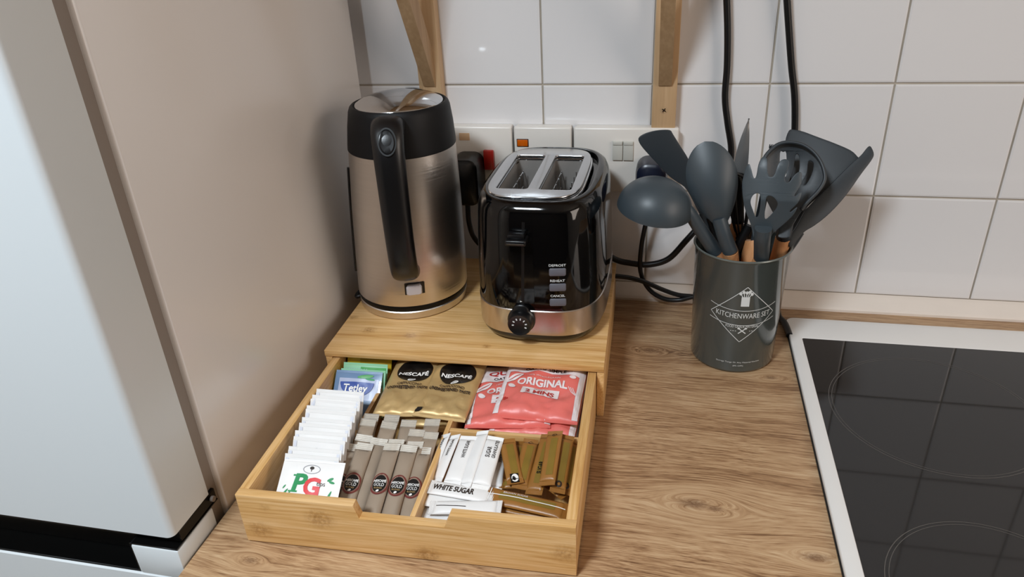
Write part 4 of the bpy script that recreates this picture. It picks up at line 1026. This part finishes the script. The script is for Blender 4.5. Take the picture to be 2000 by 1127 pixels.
# flat turner, left
tt = uten('turner', 'flat dark grey turner leaning left behind the ladle', inpot(.6, .02), None)
nk = hit((1402, 500), 1, -.150); handle(tt, inpot(.3, .03), nk, .008)
tube('neck', [nk, hit((1384, 445), 1, -.143), hit((1375, 415), 1, -.138)], lambda f: .0062, M['silicone_dark'], tt, n=12)
TO = [(222, 158), (262, 124), (330, 102), (400, 92), (462, 95), (484, 125), (540, 215), (600, 312), (640, 420), (680, 560), (730, 680), (760, 790), (722, 790), (680, 720), (620, 600), (570, 525), (500, 478), (440, 430), (370, 355), (300, 280), (240, 210)]
shaped(tt, hit((1310, 330), 1, -.130), toC+Vector((.25, 0, -.45)), [TO], ZB_, .0024, M['silicone_dark'], lambda x, y: -.8*(x+.01)**2)
# solid spoon
sp = uten('serving_spoon', 'solid grey silicone spoon with convex back, second from the left', inpot(2.6, .02), None)
nk = hit((1426, 490), 1, -.186); handle(sp, inpot(1.0, .02), nk, .0092)
mid = hit((1413, 455), 1, -.190)
tube('neck', [nk, mid, hit((1404, 425), 1, -.189)], lambda f: .0092-.001*f, M['silicone'], sp, n=16)
blade(sp, hit((1410, 445), 1, -.190), hit((1376, 276), 1, -.178), toC, lambda f: max(.0085*(1-f)**.5, .0283*max(0, math.sin(PI*max(0, f)**1.35))**.5) if f < .999 else .0005, lambda s, f: .014*max(0, (1-s*s))**.8*math.sin(PI*max(0, min(1, (f-.05)/.95))**.85)+.001, .0022, M['silicone'], nx=28, ny=44)
# pasta server
ps = uten('pasta_server', 'grey silicone pasta server with teeth and two holes at the front of the pot', inpot(-1.4, .02), None)
nk = hit((1487, 503), 1, -.189); handle(ps, inpot(-1.2, .004, .06), nk, .0085)
tube('neck', [nk, hit((1488, 485), 1, -.197), hit((1489, 464), 1, -.207), hit((1491, 446), 1, -.210)], lambda f: .0088+.0008*f, M['silicone'], ps, n=16)
PO = [(1072, 905), (1040, 790), (1005, 700), (985, 600), (980, 500), (993, 440), (1008, 385), (1030, 366), (1044, 400), (1056, 448), (1068, 466), (1080, 445), (1094, 370), (1115, 325), (1140, 314), (1157, 340), (1157, 410), (1166, 447), (1185, 456), (1205, 440), (1226, 380), (1250, 342), (1285, 332), (1308, 352), (1300, 400), (1277, 462), (1288, 494), (1310, 490), (1345, 445), (1374, 422), (1397, 430), (1396, 470), (1392, 510), (1350, 578), (1352, 590), (1392, 560), (1394, 585), (1368, 640), (1318, 690), (1322, 702), (1366, 668), (1345, 715), (1300, 765), (1240, 820), (1195, 860), (1166, 905)]
H1 = [(1045, 605), (1062, 580), (1085, 571), (1104, 580), (1109, 620), (1102, 690), (1091, 733), (1075, 737), (1056, 690), (1040, 640)]
H2 = [(1150, 602), (1170, 588), (1200, 600), (1228, 640), (1215, 682), (1180, 725), (1152, 750), (1139, 740), (1142, 660)]
def pbul(x, y):
    c = .006; return .016*max(0, 1-((x-c)/.052)**2)*min(1, max(0, (y+.030)/.035))-.0-14*max(0, y-.038)**2-.0*x
shaped(ps, hit((1500, 400), 1, -.194), toC+Vector((0, 0, -.24)), [PO, H1, H2], ZA, .0030, M['silicone'], pbul)
# slotted spoon
so = uten('slotted_spoon', 'round slotted grey spoon with raised rim, behind the pasta server', inpot(-.3, .025), None)
nk = hit((1530, 465), 1, -.158); handle(so, inpot(-.5, .030), nk, .0095)
tube('neck', [nk, hit((1533, 440), 1, -.169), hit((1538, 412), 1, -.167)], lambda f: .0088+.001*f, M['silicone_dark'], so, n=16)
SO = [(1130, 320), (1180, 258), (1240, 216), (1320, 203), (1410, 220), (1490, 272), (1548, 350), (1575, 440), (1566, 500), (1520, 570), (1450, 640), (1400, 700), (1352, 780), (1325, 830), (1315, 885), (1236, 885), (1240, 830), (1225, 770), (1190, 690), (1150, 600), (1120, 500), (1112, 400)]
SA = [(1252, 272), (1275, 264), (1298, 272), (1300, 420), (1278, 430), (1255, 420)]
SB = [(1365, 282), (1392, 298), (1390, 400), (1345, 482), (1320, 470), (1350, 390)]
SD = [(1458, 328), (1494, 345), (1480, 420), (1440, 492), (1415, 480), (1448, 410)]
sO = hit((1552, 345), 1, -.160)
shaped(so, sO, toC, [SO, SA, SB, SD], ZA, .0026, M['silicone_dark'], lambda x, y: -.016*max(0, 1-(x/.042)**2-(y/.048)**2)**.7)
sz = toC.normalized(); sx_ = (Vector((1, 0, 0))-sz*sz.x).normalized(); sy_ = sz.cross(sx_)
rp = []
for p in SO[-3:]+SO[:12]:
    d = ray((ZA[1]+p[0]/ZA[0], ZA[2]+p[1]/ZA[0])); h = CAM+d*((sO-CAM).dot(sz)/d.dot(sz)); rp.append(h+(sO-h).normalized()*.0014+sz*.001)
tube('rim', rp, .0022, M['silicone_dark'], so, n=8, sm=4)
# wide turner behind, right
wt_ = uten('turner', 'wide dark grey turner with squared top, behind the slotted spoon', inpot(.9, .03), None)
nk = hit((1524, 488), 1, -.136); handle(wt_, inpot(.5, .030), nk, .007)
tube('neck', [nk, hit((1552, 440), 1, -.126), hit((1568, 400), 1, -.122)], .0062, M['silicone_dark'], wt_, n=12)
WO = [(312, 94), (350, 88), (420, 104), (500, 135), (580, 165), (650, 190), (780, 242), (832, 286), (840, 310), (770, 385), (700, 440), (640, 500), (570, 570), (490, 640), (430, 690), (380, 660), (350, 600), (330, 450), (300, 300), (284, 180)]
shaped(wt_, hit((1600, 330), 1, -.112), toC+Vector((-.20, 0, .15)), [WO], ZC, .0028, M['silicone_dark'], lambda x, y: -2.2*(x)**2)
# curved spatula, far right
cs = uten('spatula', 'curved dark grey spatula blade sweeping up to the far right', inpot(.3, .03), None)
nk = hit((1528, 500), 1, -.146); handle(cs, inpot(.2, .028), nk, .0065)
CO = [(912, 221), (930, 240), (943, 290), (918, 340), (850, 430), (760, 560), (680, 660), (590, 750), (500, 820), (430, 862), (385, 910), (350, 955), (315, 985), (300, 940), (325, 880), (360, 830), (420, 720), (480, 650), (560, 570), (640, 490), (700, 430), (760, 370), (850, 290), (885, 248)]
cu_ = Vector((.7, 0, .7))
shaped(cs, hit((1620, 380), 1, -.130), toC+Vector((.15, 0, -.1)), [CO], ZC, .0032, M['silicone_dark'], lambda x, y: .006-9*((x-y*1.0)*.7)**2)
tube('neck', [nk, hit((1545, 478), 1, -.136), hit((1562, 452), 1, -.131)], .0060, M['silicone_dark'], cs, n=12)
# knife
kn_ = uten('knife', 'small pointed steel knife with black collar and wooden handle, upright in the middle', inpot(1.5, .015), None)
nk = hit((1434, 468), 1, -.135); handle(kn_, inpot(1.5, .015), nk, .0085)
tube('wood_grip', [nk, hit((1437, 450), 1, -.134), hit((1441, 434), 1, -.133)], lambda f: .0085-.001*f, M['beech'], kn_, n=14)
tube('collar', [hit((1441, 434), 1, -.133), hit((1442, 400), 1, -.132), hit((1446, 346), 1, -.130)], lambda f: .0080-.0022*f, M['black'], kn_, n=14)
kb = blade(kn_, hit((1446, 346), 1, -.130), hit((1458, 231), 1, -.126), toC, lambda f: max(.0003, .0084*(1-f**2.2)), lambda s, f: 0.0012*(1-abs(s)), .0010, mat('dark_steel', '9a9a9a', .35, metal=.7), nx=8, ny=24, name='steel_blade', bend=lambda f: .0038*f**2-.001)
# whisk
wk = uten('whisk', 'small whisk with black wires behind the spoon and the knife', inpot(2.4, .02), None)
wn = hit((1447, 478), 1, -.142); handle(wk, inpot(2.0, .02), hit((1452, 505), 1, -.143), .0095)
tube('collar', [hit((1450, 500), 1, -.143), wn, hit((1446, 462), 1, -.141)], .006, M['matblack'], wk, n=12)
ax0 = hit((1446, 462), 1, -.141); ax1 = hit((1441, 340), 1, -.138); ya = (ax1-ax0).normalized(); La = (ax1-ax0).length
for k in range(5):
    a = PI*k/5; s = (Vector((1, 0, 0))*math.cos(a)+Vector((0, 1, 0))*math.sin(a)); pts = []
    for j in range(25):
        f = j/24; h = 1-abs(2*f-1)**2.2; side = math.copysign(1, f-.5) if f != .5 else 0
        ang = PI*f; rr = .0175*math.sin(min(1, h)*PI/2)**.0*1
        hh = La*(1-abs(2*f-1)**3.0); xx = -.0185*math.cos(PI*f)*(1-.75*max(0, 1-hh/La)**1.2)
        pts.append(ax0+ya*hh+s*xx)
    tube('wire', pts, .0011, M['cable'], wk, n=6, sm=1)
tube('loop_ring', [hit((1428, 341), 1, -.141), hit((1436, 338), 1, -.145), hit((1452, 346), 1, -.142)], .0016, M['cable'], wk, n=8)
# tongs arms (black sticks either side)
tg = uten('tongs', 'black-tipped tongs standing behind the spoon necks, arms crossing low', inpot(3.0, .02), None)
for a_, b_ in (((1400, 470), (1388, 425)), ((1436, 492), (1463, 440))):
    tube('arm', [inpot(2.8, .015, .03), hit((a_[0], a_[1]+20), 1, -.152), hit(a_, 1, -.150), hit(b_, 1, -.146)], .0055, M['matblack'], tg, n=10)
# wooden-handled brush with its bristle tips peeping out
br = uten('pastry_brush', 'pastry brush with dark bristle tips just showing left of the slotted spoon', inpot(.5, .01), None)
b0 = hit((1468, 500), 1, -.150); b1 = hit((1500, 350), 1, -.132); b2 = hit((1512, 284), 1, -.126)
tube('handle', [inpot(-2.2, .01, .02), b0, hit((1474, 470), 1, -.147)], .0125, M['beech'], br, n=14)
tube('stem', [hit((1474, 470), 1, -.147), b1*.2+b2*.8], .005, M['silicone_dark'], br, n=10, sm=1)
bm = bmesh.new()
for k in range(28):
    o_ = Vector(((k % 7-3)*.0014, (k//7-1.5)*.0015, 0)); ringloft(bm, tuberings([b1*.2+b2*.8+o_*.8, b2+o_*1.2+Vector((0, 0, rnd.uniform(-.002, .002)))], .0005, 5))
setmesh('bristles', bm, M['silicone_dark'], br)['kind'] = 'stuff'
